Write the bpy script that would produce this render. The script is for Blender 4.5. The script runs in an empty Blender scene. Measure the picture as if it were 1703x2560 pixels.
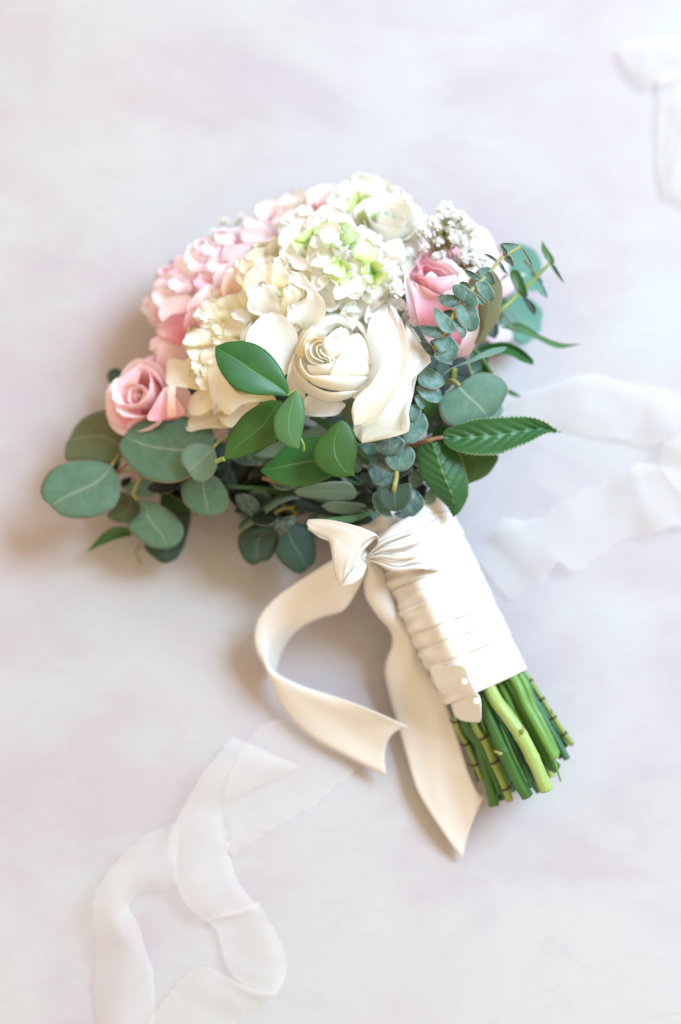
import bpy, bmesh, math, random
from mathutils import Vector, Matrix, noise
sc = bpy.context.scene
COL = sc.collection
R_ = math.radians

# ------------------------------------------------------------ camera
FH = 0.75                      # metres of backdrop that the frame height covers
LENS, SENS = 50.0, 36.0
DIST = FH * LENS / SENS
TILT = R_(13)
CAM = Vector((0, -DIST * math.sin(TILT), DIST * math.cos(TILT)))
cd = bpy.data.cameras.new('camera'); cam = bpy.data.objects.new('camera', cd); COL.objects.link(cam)
cam.location = CAM
fwd = (-CAM).normalized()
cam.rotation_euler = fwd.to_track_quat('-Z', 'Y').to_euler()
cd.lens = LENS; cd.sensor_fit = 'VERTICAL'; cd.sensor_height = SENS; cd.sensor_width = 24
cd.clip_start = 0.01; cd.clip_end = 50
cd.dof.use_dof = True
cd.dof.aperture_fstop = 1.7
sc.camera = cam
RT = Vector((1, 0, 0)); UP = RT.cross(fwd).normalized()

def P(sx, sy, h=0.0):
    """point of the place at height h (m) above the backdrop seen at photo pixel sx, sy"""
    k = SENS / 2560.0 / LENS
    d = fwd + RT * ((sx - 851.5) * k) + UP * ((1280 - sy) * k)
    t = (h - CAM.z) / d.z
    return CAM + d * t
cd.dof.focus_distance = (P(840, 900, 0.15) - CAM).dot(fwd)

# ------------------------------------------------------------ world and lamps
w = bpy.data.worlds.new('World'); sc.world = w; w.use_nodes = True
bg = w.node_tree.nodes['Background']
bg.inputs[0].default_value = (1.0, 0.745, 0.49, 1); bg.inputs[1].default_value = 0.91
def area(name, loc, target, sx, sy, power, col):
    l = bpy.data.lights.new(name, 'AREA'); l.shape = 'RECTANGLE'; l.size = sx; l.size_y = sy
    l.energy = power; l.color = col
    o = bpy.data.objects.new(name, l); COL.objects.link(o); o.location = loc
    o.rotation_euler = (Vector(target) - Vector(loc)).to_track_quat('-Z', 'Y').to_euler()
    return o
area('window_light', (1.30, 0.72, 1.75), (0, -0.02, 0), 0.95, 0.95, 72, (0.50, 0.75, 1.0))
sc.view_settings.view_transform = 'Standard'; sc.view_settings.look = 'None'
sc.view_settings.exposure = 0.36; sc.view_settings.gamma = 1.0
sc.cycles.max_bounces = 16; sc.cycles.diffuse_bounces = 14; sc.cycles.transmission_bounces = 12; sc.cycles.transparent_max_bounces = 8
sc.cycles.use_denoising = True

# ------------------------------------------------------------ helpers
class Crop:
    def __init__(s, x, y, k): s.x, s.y, s.k = x, y, k
    def __call__(s, u, v): return (s.x + u * s.k, s.y + v * s.k)
V_ = Crop(0, 0, 1.0861)
cA = Crop(340, 450, .2551); cB = Crop(640, 450, .2551); cC = Crop(980, 480, .29337)
cD = Crop(260, 780, .28061); cE = Crop(650, 720, .29337); cF = Crop(980, 820, .29337)
cG = Crop(80, 900, .33163); cH = Crop(540, 1080, .33163); cI = Crop(600, 1250, .44643)
cJ = Crop(1000, 1500, .31888); cK = Crop(200, 1750, .44643); cL = Crop(1150, 850, .35268)
cM = Crop(1400, 0, .25462)
c1 = Crop(1040, 640, .15306); c2 = Crop(1180, 560, .16582); c3 = Crop(1000, 860, .19133)
c4 = Crop(860, 1060, .19133); c5 = Crop(500, 1020, .19133); c6 = Crop(340, 560, .19133)
c7 = Crop(600, 640, .19133)

def tag(o, label, cat=None, group=None, kind=None):
    if label: o['label'] = label
    if cat: o['category'] = cat
    if group: o['group'] = group
    if kind: o['kind'] = kind
    return o
def root(name, loc, label, cat, group=None):
    o = bpy.data.objects.new(name, None); COL.objects.link(o)
    o.location = loc; o.empty_display_size = 0.01
    return tag(o, label, cat, group)
def mesh_obj(name, verts, faces, mat, parent=None, uvs=None, thick=0.0, smooth=True, off=0.0):
    loc = parent_world(parent) if parent else Vector((0, 0, 0))
    me = bpy.data.meshes.new(name)
    me.from_pydata([tuple(Vector(v) - loc) for v in verts], [], faces)
    if uvs:
        l = me.uv_layers.new(name='UVMap')
        d = []
        for lp in me.loops:
            d += uvs[lp.vertex_index]
        l.data.foreach_set('uv', d)
    if smooth: me.polygons.foreach_set('use_smooth', [True] * len(me.polygons))
    for m in (mat if isinstance(mat, (list, tuple)) else [mat]): me.materials.append(m)
    o = bpy.data.objects.new(name, me); COL.objects.link(o)
    if parent: o.parent = parent
    if thick:
        m = o.modifiers.new('thickness', 'SOLIDIFY'); m.thickness = thick; m.offset = off
    return o
def parent_world(p):
    v = Vector(p.location)
    while p.parent: p = p.parent; v += p.location
    return v
def cr(pts, n):
    """Catmull-Rom through pts (tuples), resampled to n points evenly by arc length"""
    pts = [Vector(p) for p in pts]
    if len(pts) == 2: pts = [pts[0], (pts[0] + pts[1]) / 2, pts[1]]
    q = [pts[0] * 2 - pts[1]] + pts + [pts[-1] * 2 - pts[-2]]
    out = []
    for i in range(1, len(q) - 2):
        for k in range(10):
            t = k / 10
            a, b, c, d = q[i-1], q[i], q[i+1], q[i+2]
            out.append(0.5 * ((2*b) + (c-a)*t + (2*a-5*b+4*c-d)*t*t + (-a+3*b-3*c+d)*t**3))
    out.append(pts[-1])
    L = [0]
    for a, b in zip(out, out[1:]): L.append(L[-1] + (b-a).length)
    res = []; j = 0
    for i in range(n):
        s = L[-1] * i / (n-1)
        while j < len(L)-2 and L[j+1] < s: j += 1
        f = (s - L[j]) / max(1e-9, L[j+1]-L[j])
        res.append(out[j].lerp(out[j+1], min(1, max(0, f))))
    return res
def grid_faces(nr, nc, closed=False):
    f = []
    for i in range(nr-1):
        for j in range(nc-1 if not closed else nc):
            a = i*nc+j; b = i*nc+(j+1) % nc
            f.append((a, b, b+nc, a+nc))
    return f
SEED = [0]
def patch(name, C, base, tip, L, R, h=(0.1, 0.1), arch=0.0, cup=0.0, tilt=0.0, fold=0.0, ruf=0.0,
          serr=0.0, pleat=0.0, np_=5, lip=0.0, mat=None, parent=None, nv=18, nu=10, thick=0.0005, groove=0.0, surf=None, frill=0.0):
    """a leaf or petal whose two edges run base -> tip along L and R (photo pixels of crop C)"""
    SEED[0] += 1; sd = SEED[0] * 7.31
    if name in ('petal', 'bud'): arch *= .35; cup = abs(cup)*.5; thick = 0
    elif name == 'leaf':
        arch *= .55; cup *= .5; thick = .00035
        if not serr: frill = .8
    cl = [C(*p) for p in [base] + L + [tip]]; crr = [C(*p) for p in [base] + R + [tip]]
    if serr: nv = 56; 
    a = cr([(x, y, 0) for x, y in cl], nv+1); b = cr([(x, y, 0) for x, y in crr], nv+1)
    verts, uvs = [], []
    for i in range(nv+1):
        v = i / nv
        pa, pb = a[i].copy(), b[i].copy()
        if serr and 2 < i < nv-1:
            d = (pa-pb).normalized(); k = (serr if i % 2 else -serr*0.4) * (0.6+0.6*noise.noise(Vector((i*1.7, sd, 0)))+.2)
            pa += d*k; pb -= d*k
        if frill and 1 < i < nv:
            d = (pa-pb).normalized(); fk = min(1, v*1.6)*frill
            pa += d*fk*(noise.noise(Vector((v*9, sd, 1)))*1.6+.3*math.sin(v*31+sd)); pb -= d*fk*(noise.noise(Vector((v*9, sd, 7)))*1.6+.3*math.sin(v*29+sd*2))
        env = math.sin(math.pi * min(1, max(0, v)))
        for j in range(nu+1):
            s = j / nu; q = 2*s-1
            p = pa.lerp(pb, s)
            hh = (surf(p.x, p.y) if surf else 0) + h[0] + (h[1]-h[0])*v + arch*env + (cup*q*q + tilt*q + fold*abs(q))*min(1, env*1.6)
            if ruf:
                edge = max(abs(q), (v-.35)/.65)
                hh += (.55 if name == 'petal' else 1)*ruf * edge*edge * noise.noise(Vector((v*4.2+sd, q*2.6, sd)))*1.8
            if pleat: hh += pleat * math.sin(q*np_*3.0+sd) * (1-0.5*v) * min(1, env*2)
            if lip: hh -= lip * max(0, (v-.75)/.25)**2
            if groove: hh += groove * (abs(math.sin((v*9 + abs(q)*2.2)*math.pi)) - .5) * (1-abs(q)) 
            verts.append(P(p.x, p.y, hh)); uvs.append((s, v))
    return mesh_obj(name, verts, grid_faces(nv+1, nu+1), mat, parent, uvs, thick)
def ribbon(name, C, A, B, M=None, mat=None, parent=None, bow=0.0, n=60, m=10, thick=0.0003, fray=0.0, rip=0.0, surf=None):
    """a ribbon between its two edges A and B, points (u, v, height)"""
    SEED[0] += 1; sd = SEED[0]*3.7
    f = lambda E: cr([(*C(u, v), hh*4000) for u, v, hh in E], n)
    a, b = f(A), f(B); c = f(M) if M else None
    verts, uvs = [], []
    for i in range(n):
        v = i/(n-1)
        for j in range(m+1):
            s = j/m; q = 2*s-1
            if c: p = a[i]*(s-1)*(2*s-1) + c[i]*4*s*(1-s) + b[i]*s*(2*s-1)
            else: p = a[i].lerp(b[i], s)
            if fray and j in (0, m):
                p = p + (a[i]-b[i]).normalized()*(1 if j == 0 else -1)*fray*noise.noise(Vector((v*90, sd, j)))*2
            if name == 'petal':
                p = p + Vector((noise.noise(Vector((v*5, q*.6, sd))), noise.noise(Vector((v*5, q*.6, sd+9))), 0))*3.2
            hh = (surf(p.x, p.y) if surf else 0) + p.z/4000 + bow*(1-q*q) + rip*noise.noise(Vector((v*6+sd, q*1.2, 0)))
            verts.append(P(p.x, p.y, max(hh, 0.0015))); uvs.append((s, v))
    return mesh_obj(name, verts, grid_faces(n, m+1), mat, parent, uvs, thick)
def tube(name, pts, rad, mat, parent=None, n=24, k=10, cap=True, knobs=(), kr=1.35, capmat=None, wob=0.0):
    """tapered tube through 3D points; rad number or (r0, r1); knobs = positions 0..1 of swollen nodes"""
    r0, r1 = rad if isinstance(rad, tuple) else (rad, rad)
    path = cr(pts, n); verts = []; uvs = []
    up = Vector((0.13, 0.2, 1)).normalized()
    for i, p in enumerate(path):
        t = (path[min(i+1, n-1)] - path[max(i-1, 0)]).normalized()
        x = t.cross(up).normalized(); y = x.cross(t)
        v = i/(n-1); r = r0+(r1-r0)*v
        for kk in knobs: r *= 1 + (kr-1)*math.exp(-((v-kk)*n*0.9)**2)
        for j in range(k):
            a = 2*math.pi*j/k
            rr = r*(1+wob*noise.noise(Vector((math.cos(a)*2, math.sin(a)*2, v*6+r0*1e4))))
            verts.append(p + x*math.cos(a)*rr + y*math.sin(a)*rr); uvs.append((j/k, v))
    faces = grid_faces(n, k, True)
    if cap:
        faces.append(tuple(range(k))[::-1]); faces.append(tuple((n-1)*k+j for j in range(k)))
    o = mesh_obj(name, verts, faces, [mat, capmat] if capmat else mat, parent, uvs)
    if cap and capmat:
        o.data.polygons[-1].material_index = 1; o.data.polygons[-2].material_index = 1
    if cap:
        o.data.polygons[-1].use_smooth = False
    return o
def px(C, *pts): return [P(*C(u, v), h) for u, v, h in pts]

# ------------------------------------------------------------ materials
class NT:
    def __init__(s, name):
        s.m = bpy.data.materials.new(name); s.m.use_nodes = True; s.t = s.m.node_tree
        s.t.nodes.clear(); s.out = s.n('ShaderNodeOutputMaterial')
    def n(s, t, **kw):
        x = s.t.nodes.new(t)
        for k, v in kw.items(): setattr(x, k, v)
        return x
    def l(s, a, b): s.t.links.new(a, b)
    def noise(s, vec, scale, detail=3, rough=.5, dist=0):
        x = s.n('ShaderNodeTexNoise'); x.inputs['Scale'].default_value = scale; x.inputs['Detail'].default_value = detail
        x.inputs['Roughness'].default_value = rough; x.inputs['Distortion'].default_value = dist
        if vec: s.l(vec, x.inputs['Vector'])
        return x.outputs['Fac']
    def ramp(s, fac, stops, interp='LINEAR'):
        x = s.n('ShaderNodeValToRGB'); e = x.color_ramp.elements; x.color_ramp.interpolation = interp
        while len(e) < len(stops): e.new(0.5)
        for k, (p, c) in zip(e, stops): k.position = p; k.color = (*c, 1) if len(c) == 3 else c
        s.l(fac, x.inputs[0]); return x.outputs[0]
    def mix(s, fac, a, b, mode='MIX'):
        x = s.n('ShaderNodeMix', data_type='RGBA', blend_type=mode)
        for sk, v in ((x.inputs[0], fac), (x.inputs[6], a), (x.inputs[7], b)):
            if isinstance(v, (int, float)): sk.default_value = v
            elif isinstance(v, tuple): sk.default_value = (*v, 1)
            else: s.l(v, sk)
        return x.outputs[2]
    def math(s, op, a, b=None, clamp=False):
        x = s.n('ShaderNodeMath', operation=op, use_clamp=clamp)
        for sk, v in ((x.inputs[0], a), (x.inputs[1], b)):
            if v is None: continue
            if isinstance(v, (int, float)): sk.default_value = v
            else: s.l(v, sk)
        return x.outputs[0]
    def mapr(s, v, a, b, c=0, d=1):
        x = s.n('ShaderNodeMapRange'); s.l(v, x.inputs[0])
        for i, k in enumerate((a, b, c, d)): x.inputs[i+1].default_value = k
        return x.outputs[0]
    def vec(s, kind, scale=(1, 1, 1)):
        tc = s.n('ShaderNodeTexCoord'); mp = s.n('ShaderNodeMapping'); mp.inputs['Scale'].default_value = scale
        s.l(tc.outputs[kind], mp.inputs[0]); return mp.outputs[0]
    def uv(s):
        tc = s.n('ShaderNodeTexCoord'); sp = s.n('ShaderNodeSeparateXYZ'); s.l(tc.outputs['UV'], sp.inputs[0])
        return sp.outputs[0], sp.outputs[1]
    def bump(s, h, strength, dist=0.001):
        x = s.n('ShaderNodeBump'); x.inputs['Strength'].default_value = strength; x.inputs['Distance'].default_value = dist
        s.l(h, x.inputs['Height']); return x.outputs[0]
    def finish(s, col, rough=.5, spec=.3, normal=None, trans=0.0, tcol=None, sheen=0.0, coat=0.0, aniso=0.0, sss=0.0):
        b = s.n('ShaderNodeBsdfPrincipled')
        (s.l(col, b.inputs['Base Color']) if not isinstance(col, tuple) else setattr(b.inputs['Base Color'], 'default_value', (*col, 1)))
        if isinstance(rough, (int, float)): b.inputs['Roughness'].default_value = rough
        else: s.l(rough, b.inputs['Roughness'])
        b.inputs['Specular IOR Level'].default_value = spec
        b.inputs['Sheen Weight'].default_value = sheen
        b.inputs['Coat Weight'].default_value = coat
        b.inputs['Anisotropic'].default_value = aniso
        if sss:
            b.inputs['Subsurface Weight'].default_value = sss; b.inputs['Subsurface Scale'].default_value = 0.004
        if normal: s.l(normal, b.inputs['Normal'])
        r = b.outputs[0]
        if trans:
            t = s.n('ShaderNodeBsdfTranslucent'); c = tcol if tcol is not None else col
            (s.l(c, t.inputs[0]) if not isinstance(c, tuple) else setattr(t.inputs[0], 'default_value', (*c, 1)))
            if normal: s.l(normal, t.inputs['Normal'])
            x = s.n('ShaderNodeMixShader'); x.inputs[0].default_value = trans
            s.l(r, x.inputs[1]); s.l(t.outputs[0], x.inputs[2]); r = x.outputs[0]
        s.l(r, s.out.inputs[0]); return s.m

def petal_mat(name, base, mid, tip, edge=None, trans=.45, spots=0.0, p=(0.0, .4, .85)):
    """colour runs from the petal's base to its lip; fine veins run along it"""
    n = NT(name); u, v = n.uv()
    nz = n.noise(n.vec('Object', (60, 60, 60)), 1.0, 3)
    vv = n.math('ADD', v, n.mapr(nz, 0, 1, -.12, .12))
    col = n.ramp(vv, [(p[0], base), (p[1], mid), (p[2], tip)])
    cb = n.n('ShaderNodeCombineXYZ'); n.l(n.math('MULTIPLY', u, 26), cb.inputs[0]); n.l(n.math('MULTIPLY', v, 1.6), cb.inputs[1])
    ve = n.noise(cb.outputs[0], 1.0, 3, .6)
    col = n.mix(.10, col, n.ramp(ve, [(.35, (.78, .74, .70)), (.65, (1, 1, 1))]), 'MULTIPLY')
    if edge:
        e = n.math('MAXIMUM', n.math('MULTIPLY', n.math('ABSOLUTE', n.math('SUBTRACT', u, .5)), 2.0), v)
        ef = n.math('MULTIPLY', n.mapr(e, .93, 1.0), n.mapr(nz, .4, .65), True)
        col = n.mix(n.math('MULTIPLY', ef, .8), col, edge)
    if spots:
        sn = n.noise(n.vec('Object', (220, 220, 220)), 1.0, 4, .7)
        ed = n.mapr(v, .5, 1.0)
        col = n.mix(n.math('MULTIPLY', n.math('MULTIPLY', n.mapr(sn, .62, .72), ed), spots, True), col, (.62, .42, .20))
    bmp = n.bump(ve, .35, .0006)
    return n.finish(col, .55, .25, bmp, trans, sheen=.15)

def leaf_mat(name, col, col2, vein, rim=None, rough=.45, spec=.4, trans=.16, bloom=0.0, veins=1.0, blot=.5, coat=0.0, nveins=9):
    n = NT(name); u, v = n.uv()
    oi = n.n('ShaderNodeObjectInfo')
    nz = n.noise(n.vec('Object', (40, 40, 40)), 1.0, 5, .6)
    c = n.mix(n.mapr(nz, .35, .62), tuple(k*.86 for k in col), tuple(k*1.06 for k in col2))
    c = n.mix(n.math('MULTIPLY', oi.outputs['Random'], .8), c, col2)
    q = n.math('MULTIPLY', n.math('ABSOLUTE', n.math('SUBTRACT', u, .5)), 2.0)
    wob = n.noise(n.vec('Object', (90, 90, 90)), 1.0, 2)
    midr = n.mapr(n.math('ADD', q, n.math('MULTIPLY', v, .015)), .02, .055, 1, 0)
    ph = n.math('SUBTRACT', n.math('MULTIPLY', v, float(nveins)), n.math('MULTIPLY', q, 2.6))
    ph = n.math('ADD', ph, n.math('MULTIPLY', wob, 1.1))
    fr = n.math('ABSOLUTE', n.math('SUBTRACT', n.math('FRACT', ph), .5))
    side = n.math('MULTIPLY', n.mapr(fr, 0, .07, 1, 0), n.mapr(q, .0, .85, .75, 0))
    vf = n.math('MAXIMUM', n.math('MULTIPLY', midr, .75), n.math('MULTIPLY', side, .38 * veins))
    c = n.mix(vf, c, vein)
    if bloom:
        bl = n.noise(n.vec('Object', (130, 130, 130)), 1.0, 6, .72, .6)
        c = n.mix(n.math('MULTIPLY', n.mapr(bl, .42, .68), bloom), c, (.30, .44, .40))
    sp = n.noise(n.vec('Object', (160, 160, 160)), 1.0, 2, .5)
    c = n.mix(n.math('MULTIPLY', n.mapr(sp, .70, .76), blot), c, (.16, .13, .08))
    if rim: c = n.mix(n.math('MULTIPLY', n.mapr(q, .95, .99), .7), c, rim)
    hgt = n.math('ADD', n.math('MULTIPLY', vf, -1.0), n.math('MULTIPLY', nz, .5))
    return n.finish(c, rough, spec, n.bump(hgt, .4, .0006), trans, coat=coat)

M = {}
M['white'] = petal_mat('white_rose_petal', (.90, .79, .54), (.90, .89, .80), (.90, .91, .87), (.72, .60, .40), .34, .5)
M['whiteouter'] = petal_mat('outer_white_petal', (.86, .87, .72), (.89, .90, .85), (.90, .91, .88), (.70, .58, .38), .34, .9)
M['purewhite'] = petal_mat('clean_white_petal', (.86, .88, .74), (.89, .90, .86), (.90, .91, .885), None, .34)
M['cream'] = petal_mat('cream_peony_petal', (.93, .80, .42), (.94, .90, .66), (.94, .93, .86), None, .34, .12)
M['creamouter'] = petal_mat('cream_guard_petal', (.86, .74, .34), (.88, .82, .64), (.90, .88, .80), None, .34)
M['stock'] = petal_mat('stock_petal', (.45, .66, .12), (.88, .92, .70), (.94, .94, .92), None, .34, 0, (.12, .50, .85))
M['stockin'] = petal_mat('stock_throat_petal', (.36, .60, .06), (.66, .82, .28), (.90, .93, .80), None, .40, 0, (.1, .42, .85))
M['stockout'] = petal_mat('stock_outer_petal', (.72, .84, .46), (.92, .94, .86), (.94, .94, .93), None, .34, 0, (.0, .25, .5))
M['pink'] = petal_mat('pink_petal', (.86, .28, .38), (.92, .52, .60), (.94, .74, .79), (.86, .70, .45), .34, .25)
M['gyp'] = petal_mat('tiny_white_petal', (.90, .92, .80), (.95, .96, .93), (.96, .96, .95), None, .50)
M['pinkdeep'] = petal_mat('deep_pink_petal', (.84, .18, .32), (.91, .42, .53), (.94, .66, .73), (.86, .68, .45), .34, .34)
M['blush'] = petal_mat('blush_petal', (.92, .56, .61), (.94, .76, .80), (.95, .90, .915), (.90, .74, .50), .34, .1)
M['lilac'] = petal_mat('lilac_pink_petal', (.90, .62, .76), (.92, .79, .88), (.94, .90, .935), None, .34)
M['peach'] = petal_mat('peach_petal', (.86, .45, .30), (.90, .66, .52), (.92, .82, .76), None, .34)
M['dusty'] = petal_mat('dusty_pink_petal', (.88, .46, .48), (.92, .64, .65), (.94, .79, .78), (.85, .66, .45), .34)
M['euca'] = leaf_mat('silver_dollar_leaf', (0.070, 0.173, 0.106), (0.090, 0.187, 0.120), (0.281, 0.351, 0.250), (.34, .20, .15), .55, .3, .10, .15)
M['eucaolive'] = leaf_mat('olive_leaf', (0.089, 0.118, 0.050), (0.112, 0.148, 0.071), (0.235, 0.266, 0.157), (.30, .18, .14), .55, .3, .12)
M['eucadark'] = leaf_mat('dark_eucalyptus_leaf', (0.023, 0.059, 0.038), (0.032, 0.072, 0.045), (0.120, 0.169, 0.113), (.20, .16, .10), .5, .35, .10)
M['under'] = leaf_mat('olive_leaf_underside', (0.151, 0.151, 0.069), (0.176, 0.176, 0.088), (0.290, 0.290, 0.177), (.60, .36, .26), .65, .2, .16, 0, .25)
M['silver'] = leaf_mat('silver_leaf', (0.139, 0.259, 0.204), (0.167, 0.296, 0.239), (0.331, 0.410, 0.331), (.34, .24, .18), .6, .25, .10, 0, .4)
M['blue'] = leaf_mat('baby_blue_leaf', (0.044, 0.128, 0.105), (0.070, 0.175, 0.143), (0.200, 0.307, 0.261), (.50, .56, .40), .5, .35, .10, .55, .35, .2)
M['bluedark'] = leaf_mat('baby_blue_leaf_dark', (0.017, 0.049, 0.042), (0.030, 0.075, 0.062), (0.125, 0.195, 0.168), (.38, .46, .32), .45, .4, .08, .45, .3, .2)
M['farteal'] = leaf_mat('teal_leaf', (0.093, 0.248, 0.192), (0.116, 0.278, 0.216), (0.261, 0.394, 0.315), None, .6, .2, .12, .1)
M['ruscus'] = leaf_mat('ruscus_leaf', (0.013, 0.094, 0.015), (0.023, 0.120, 0.023), (0.101, 0.256, 0.077), None, .42, .45, .10, 0, .30, .05, 0, 7)
M['ruscusmid'] = leaf_mat('ruscus_leaf_olive', (0.027, 0.094, 0.012), (0.035, 0.116, 0.018), (0.090, 0.187, 0.052), None, .42, .4, .12, 0, .14, .0, 0, 5)
M['ruscuslight'] = leaf_mat('ruscus_leaf_pale', (0.060, 0.173, 0.052), (0.074, 0.191, 0.064), (0.172, 0.298, 0.125), None, .45, .4, .18, 0, .3, .0, 0, 5)
M['rose_leaf'] = leaf_mat('rose_leaf', (0.013, 0.082, 0.017), (0.022, 0.110, 0.027), (0.141, 0.268, 0.085), (.30, .36, .12), .38, .45, .12, 0, .9, .1)
M['darkleaf'] = leaf_mat('shaded_leaf', (0.007, 0.017, 0.010), (0.010, 0.022, 0.013), (0.063, 0.095, 0.063), (.16, .09, .07), .5, .3, .08)  # dark leaf green, darkened further to paint in the bouquet's deep inner shade

def stem_mat(name, a, b, ring=None, rough=.4, streak=30):
    n = NT(name); u, v = n.uv()
    cb = n.n('ShaderNodeCombineXYZ'); n.l(n.math('MULTIPLY', u, float(streak)), cb.inputs[0]); n.l(n.math('MULTIPLY', v, 5), cb.inputs[1])
    s = n.noise(cb.outputs[0], 1, 4, .6)
    c = n.mix(n.mapr(s, .42, .58), a, b)
    sp = n.noise(n.vec('Object', (300, 300, 300)), 1.0, 3, .6)
    c = n.mix(n.math('MULTIPLY', n.mapr(sp, .66, .74), .5), c, (.18, .12, .05))
    return n.finish(c, rough, .45, n.bump(s, .4, .0005), 0.04)
M['stem'] = stem_mat('stem_green', (.024, .105, .014), (.055, .17, .028))
M['stempale'] = stem_mat('stem_pale_green', (.27, .42, .11), (.38, .52, .18))
M['stemyel'] = stem_mat('stem_yellow_green', (.16, .25, .04), (.28, .36, .08))
M['stemdark'] = stem_mat('stem_dark_green', (.018, .07, .018), (.035, .11, .028))  # dark stem green, its colour deepened to paint shade into the bunch's gaps
M['stembrown'] = stem_mat('stem_red_brown', (.22, .10, .06), (.30, .20, .10))
M['twig'] = stem_mat('twig_olive', (.28, .28, .08), (.36, .34, .12))
M['cut'] = stem_mat('stem_cut_end', (.40, .48, .20), (.30, .34, .12), None, .8)
M['ring'] = stem_mat('stem_node_ring', (.05, .035, .02), (.10, .07, .03), None, .7)
M['calyx'] = stem_mat('calyx_green', (.24, .46, .10), (.58, .74, .40), None, .5)

def satin(name, col, tr=.22):
    n = NT(name)
    w1 = n.noise(n.vec('Object', (900, 900, 900)), 1, 2)
    fl = n.noise(n.vec('Object', (25, 25, 25)), 1, 3)
    c = n.mix(n.mapr(fl, .3, .7), col, tuple(min(1, k*1.03) for k in col))
    return n.finish(c, .26, .8, n.bump(n.math('ADD', n.math('MULTIPLY', w1, .15), fl), .35, .001), tr, sheen=.25, aniso=.3)
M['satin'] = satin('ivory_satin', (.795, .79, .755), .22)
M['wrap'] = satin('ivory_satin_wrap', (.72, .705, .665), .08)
def chiffon():
    n = NT('white_chiffon')
    w1 = n.noise(n.vec('Object', (700, 700, 700)), 1, 2)
    fl = n.noise(n.vec('Object', (30, 30, 30)), 1, 3)
    n.finish(n.mix(fl, (.80, .80, .775), (.84, .84, .815)), .6, .2, n.bump(n.math('ADD', w1, fl), .25, .0006), .25, sheen=.2)
    lk = n.out.inputs[0].links[0].from_socket; tr = n.n('ShaderNodeBsdfTransparent'); x = n.n('ShaderNodeMixShader'); x.inputs[0].default_value = .74
    n.l(lk, x.inputs[1]); n.l(tr.outputs[0], x.inputs[2]); n.l(x.outputs[0], n.out.inputs[0]); return n.m
M['chiffon'] = chiffon()
n = NT('pearl'); M['pearl'] = n.finish((.88, .86, .82), .18, .6, None, 0, coat=.5)
n = NT('pin_steel'); M['steel'] = n.finish((.6, .6, .6), .3, .6)

def canvas():
    n = NT('painted_canvas')
    tc = n.n('ShaderNodeTexCoord')
    def mp(rot, sx, sy):
        m = n.n('ShaderNodeMapping'); m.inputs['Rotation'].default_value = (0, 0, R_(rot)); m.inputs['Scale'].default_value = (sx, sy, 1)
        n.l(tc.outputs['Object'], m.inputs[0]); return m.outputs[0]
    a = n.noise(mp(35, 3.2, 4.2), 1, 4, .55, .5)
    b = n.noise(mp(-50, 9, 13), 1, 5, .62, .5)
    c = n.noise(mp(60, 5.0, 7.0), 1.2, 5, .62, .6)
    d = n.noise(mp(60, 22, 60), 1, 6, .7, .8)
    lav = (.455, .422, .455); pink = (.480, .436, .456); wh = (.502, .500, .510); teal = (.475, .485, .492)
    col = n.mix(n.mapr(a, .42, .70), lav, pink)
    col = n.mix(n.math('MULTIPLY', n.mapr(c, .42, .60), .85), col, wh)
    col = n.mix(n.math('MULTIPLY', n.mapr(b, .50, .60), .60), col, teal)
    col = n.mix(n.math('MULTIPLY', n.mapr(n.math('ADD', n.math('MULTIPLY', b, .5), n.math('MULTIPLY', d, .5)), .55, .62), .45), col, (.50, .515, .515))
    col = n.mix(n.math('MULTIPLY', n.mapr(d, .58, .62), .22), col, (.41, .37, .40))
    wv = n.n('ShaderNodeTexWave', wave_type='BANDS', bands_direction='X'); wv.inputs['Scale'].default_value = 330; n.l(tc.outputs['Object'], wv.inputs[0])
    wv2 = n.n('ShaderNodeTexWave', wave_type='BANDS', bands_direction='Y'); wv2.inputs['Scale'].default_value = 330; n.l(tc.outputs['Object'], wv2.inputs[0])
    for x in (wv, wv2): x.inputs['Distortion'].default_value = 1.5
    hh = n.math('ADD', n.math('MULTIPLY', n.math('ADD', wv.outputs['Fac'], wv2.outputs['Fac']), .3), n.math('MULTIPLY', b, 2.0))
    return n.finish(col, .7, .25, n.bump(hh, .45, .0010))
M['canvas'] = canvas()

# ------------------------------------------------------------ setting: painted backdrop
N = 60; S = 1.6
vs, fs = [], []
for i in range(N+1):
    for j in range(N+1):
        x = (i/N-.5)*2*S; y = (j/N-.5)*2*S
        vs.append((x, y, 0.0006*noise.noise(Vector((x*5, y*5, 0)))-.0006))
bd = mesh_obj('backdrop', vs, [(i*(N+1)+j, (i+1)*(N+1)+j, (i+1)*(N+1)+j+1, i*(N+1)+j+1) for i in range(N) for j in range(N)], M['canvas'])
tag(bd, 'canvas backdrop painted in soft lavender, pink and white strokes', None, None, 'structure')
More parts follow.
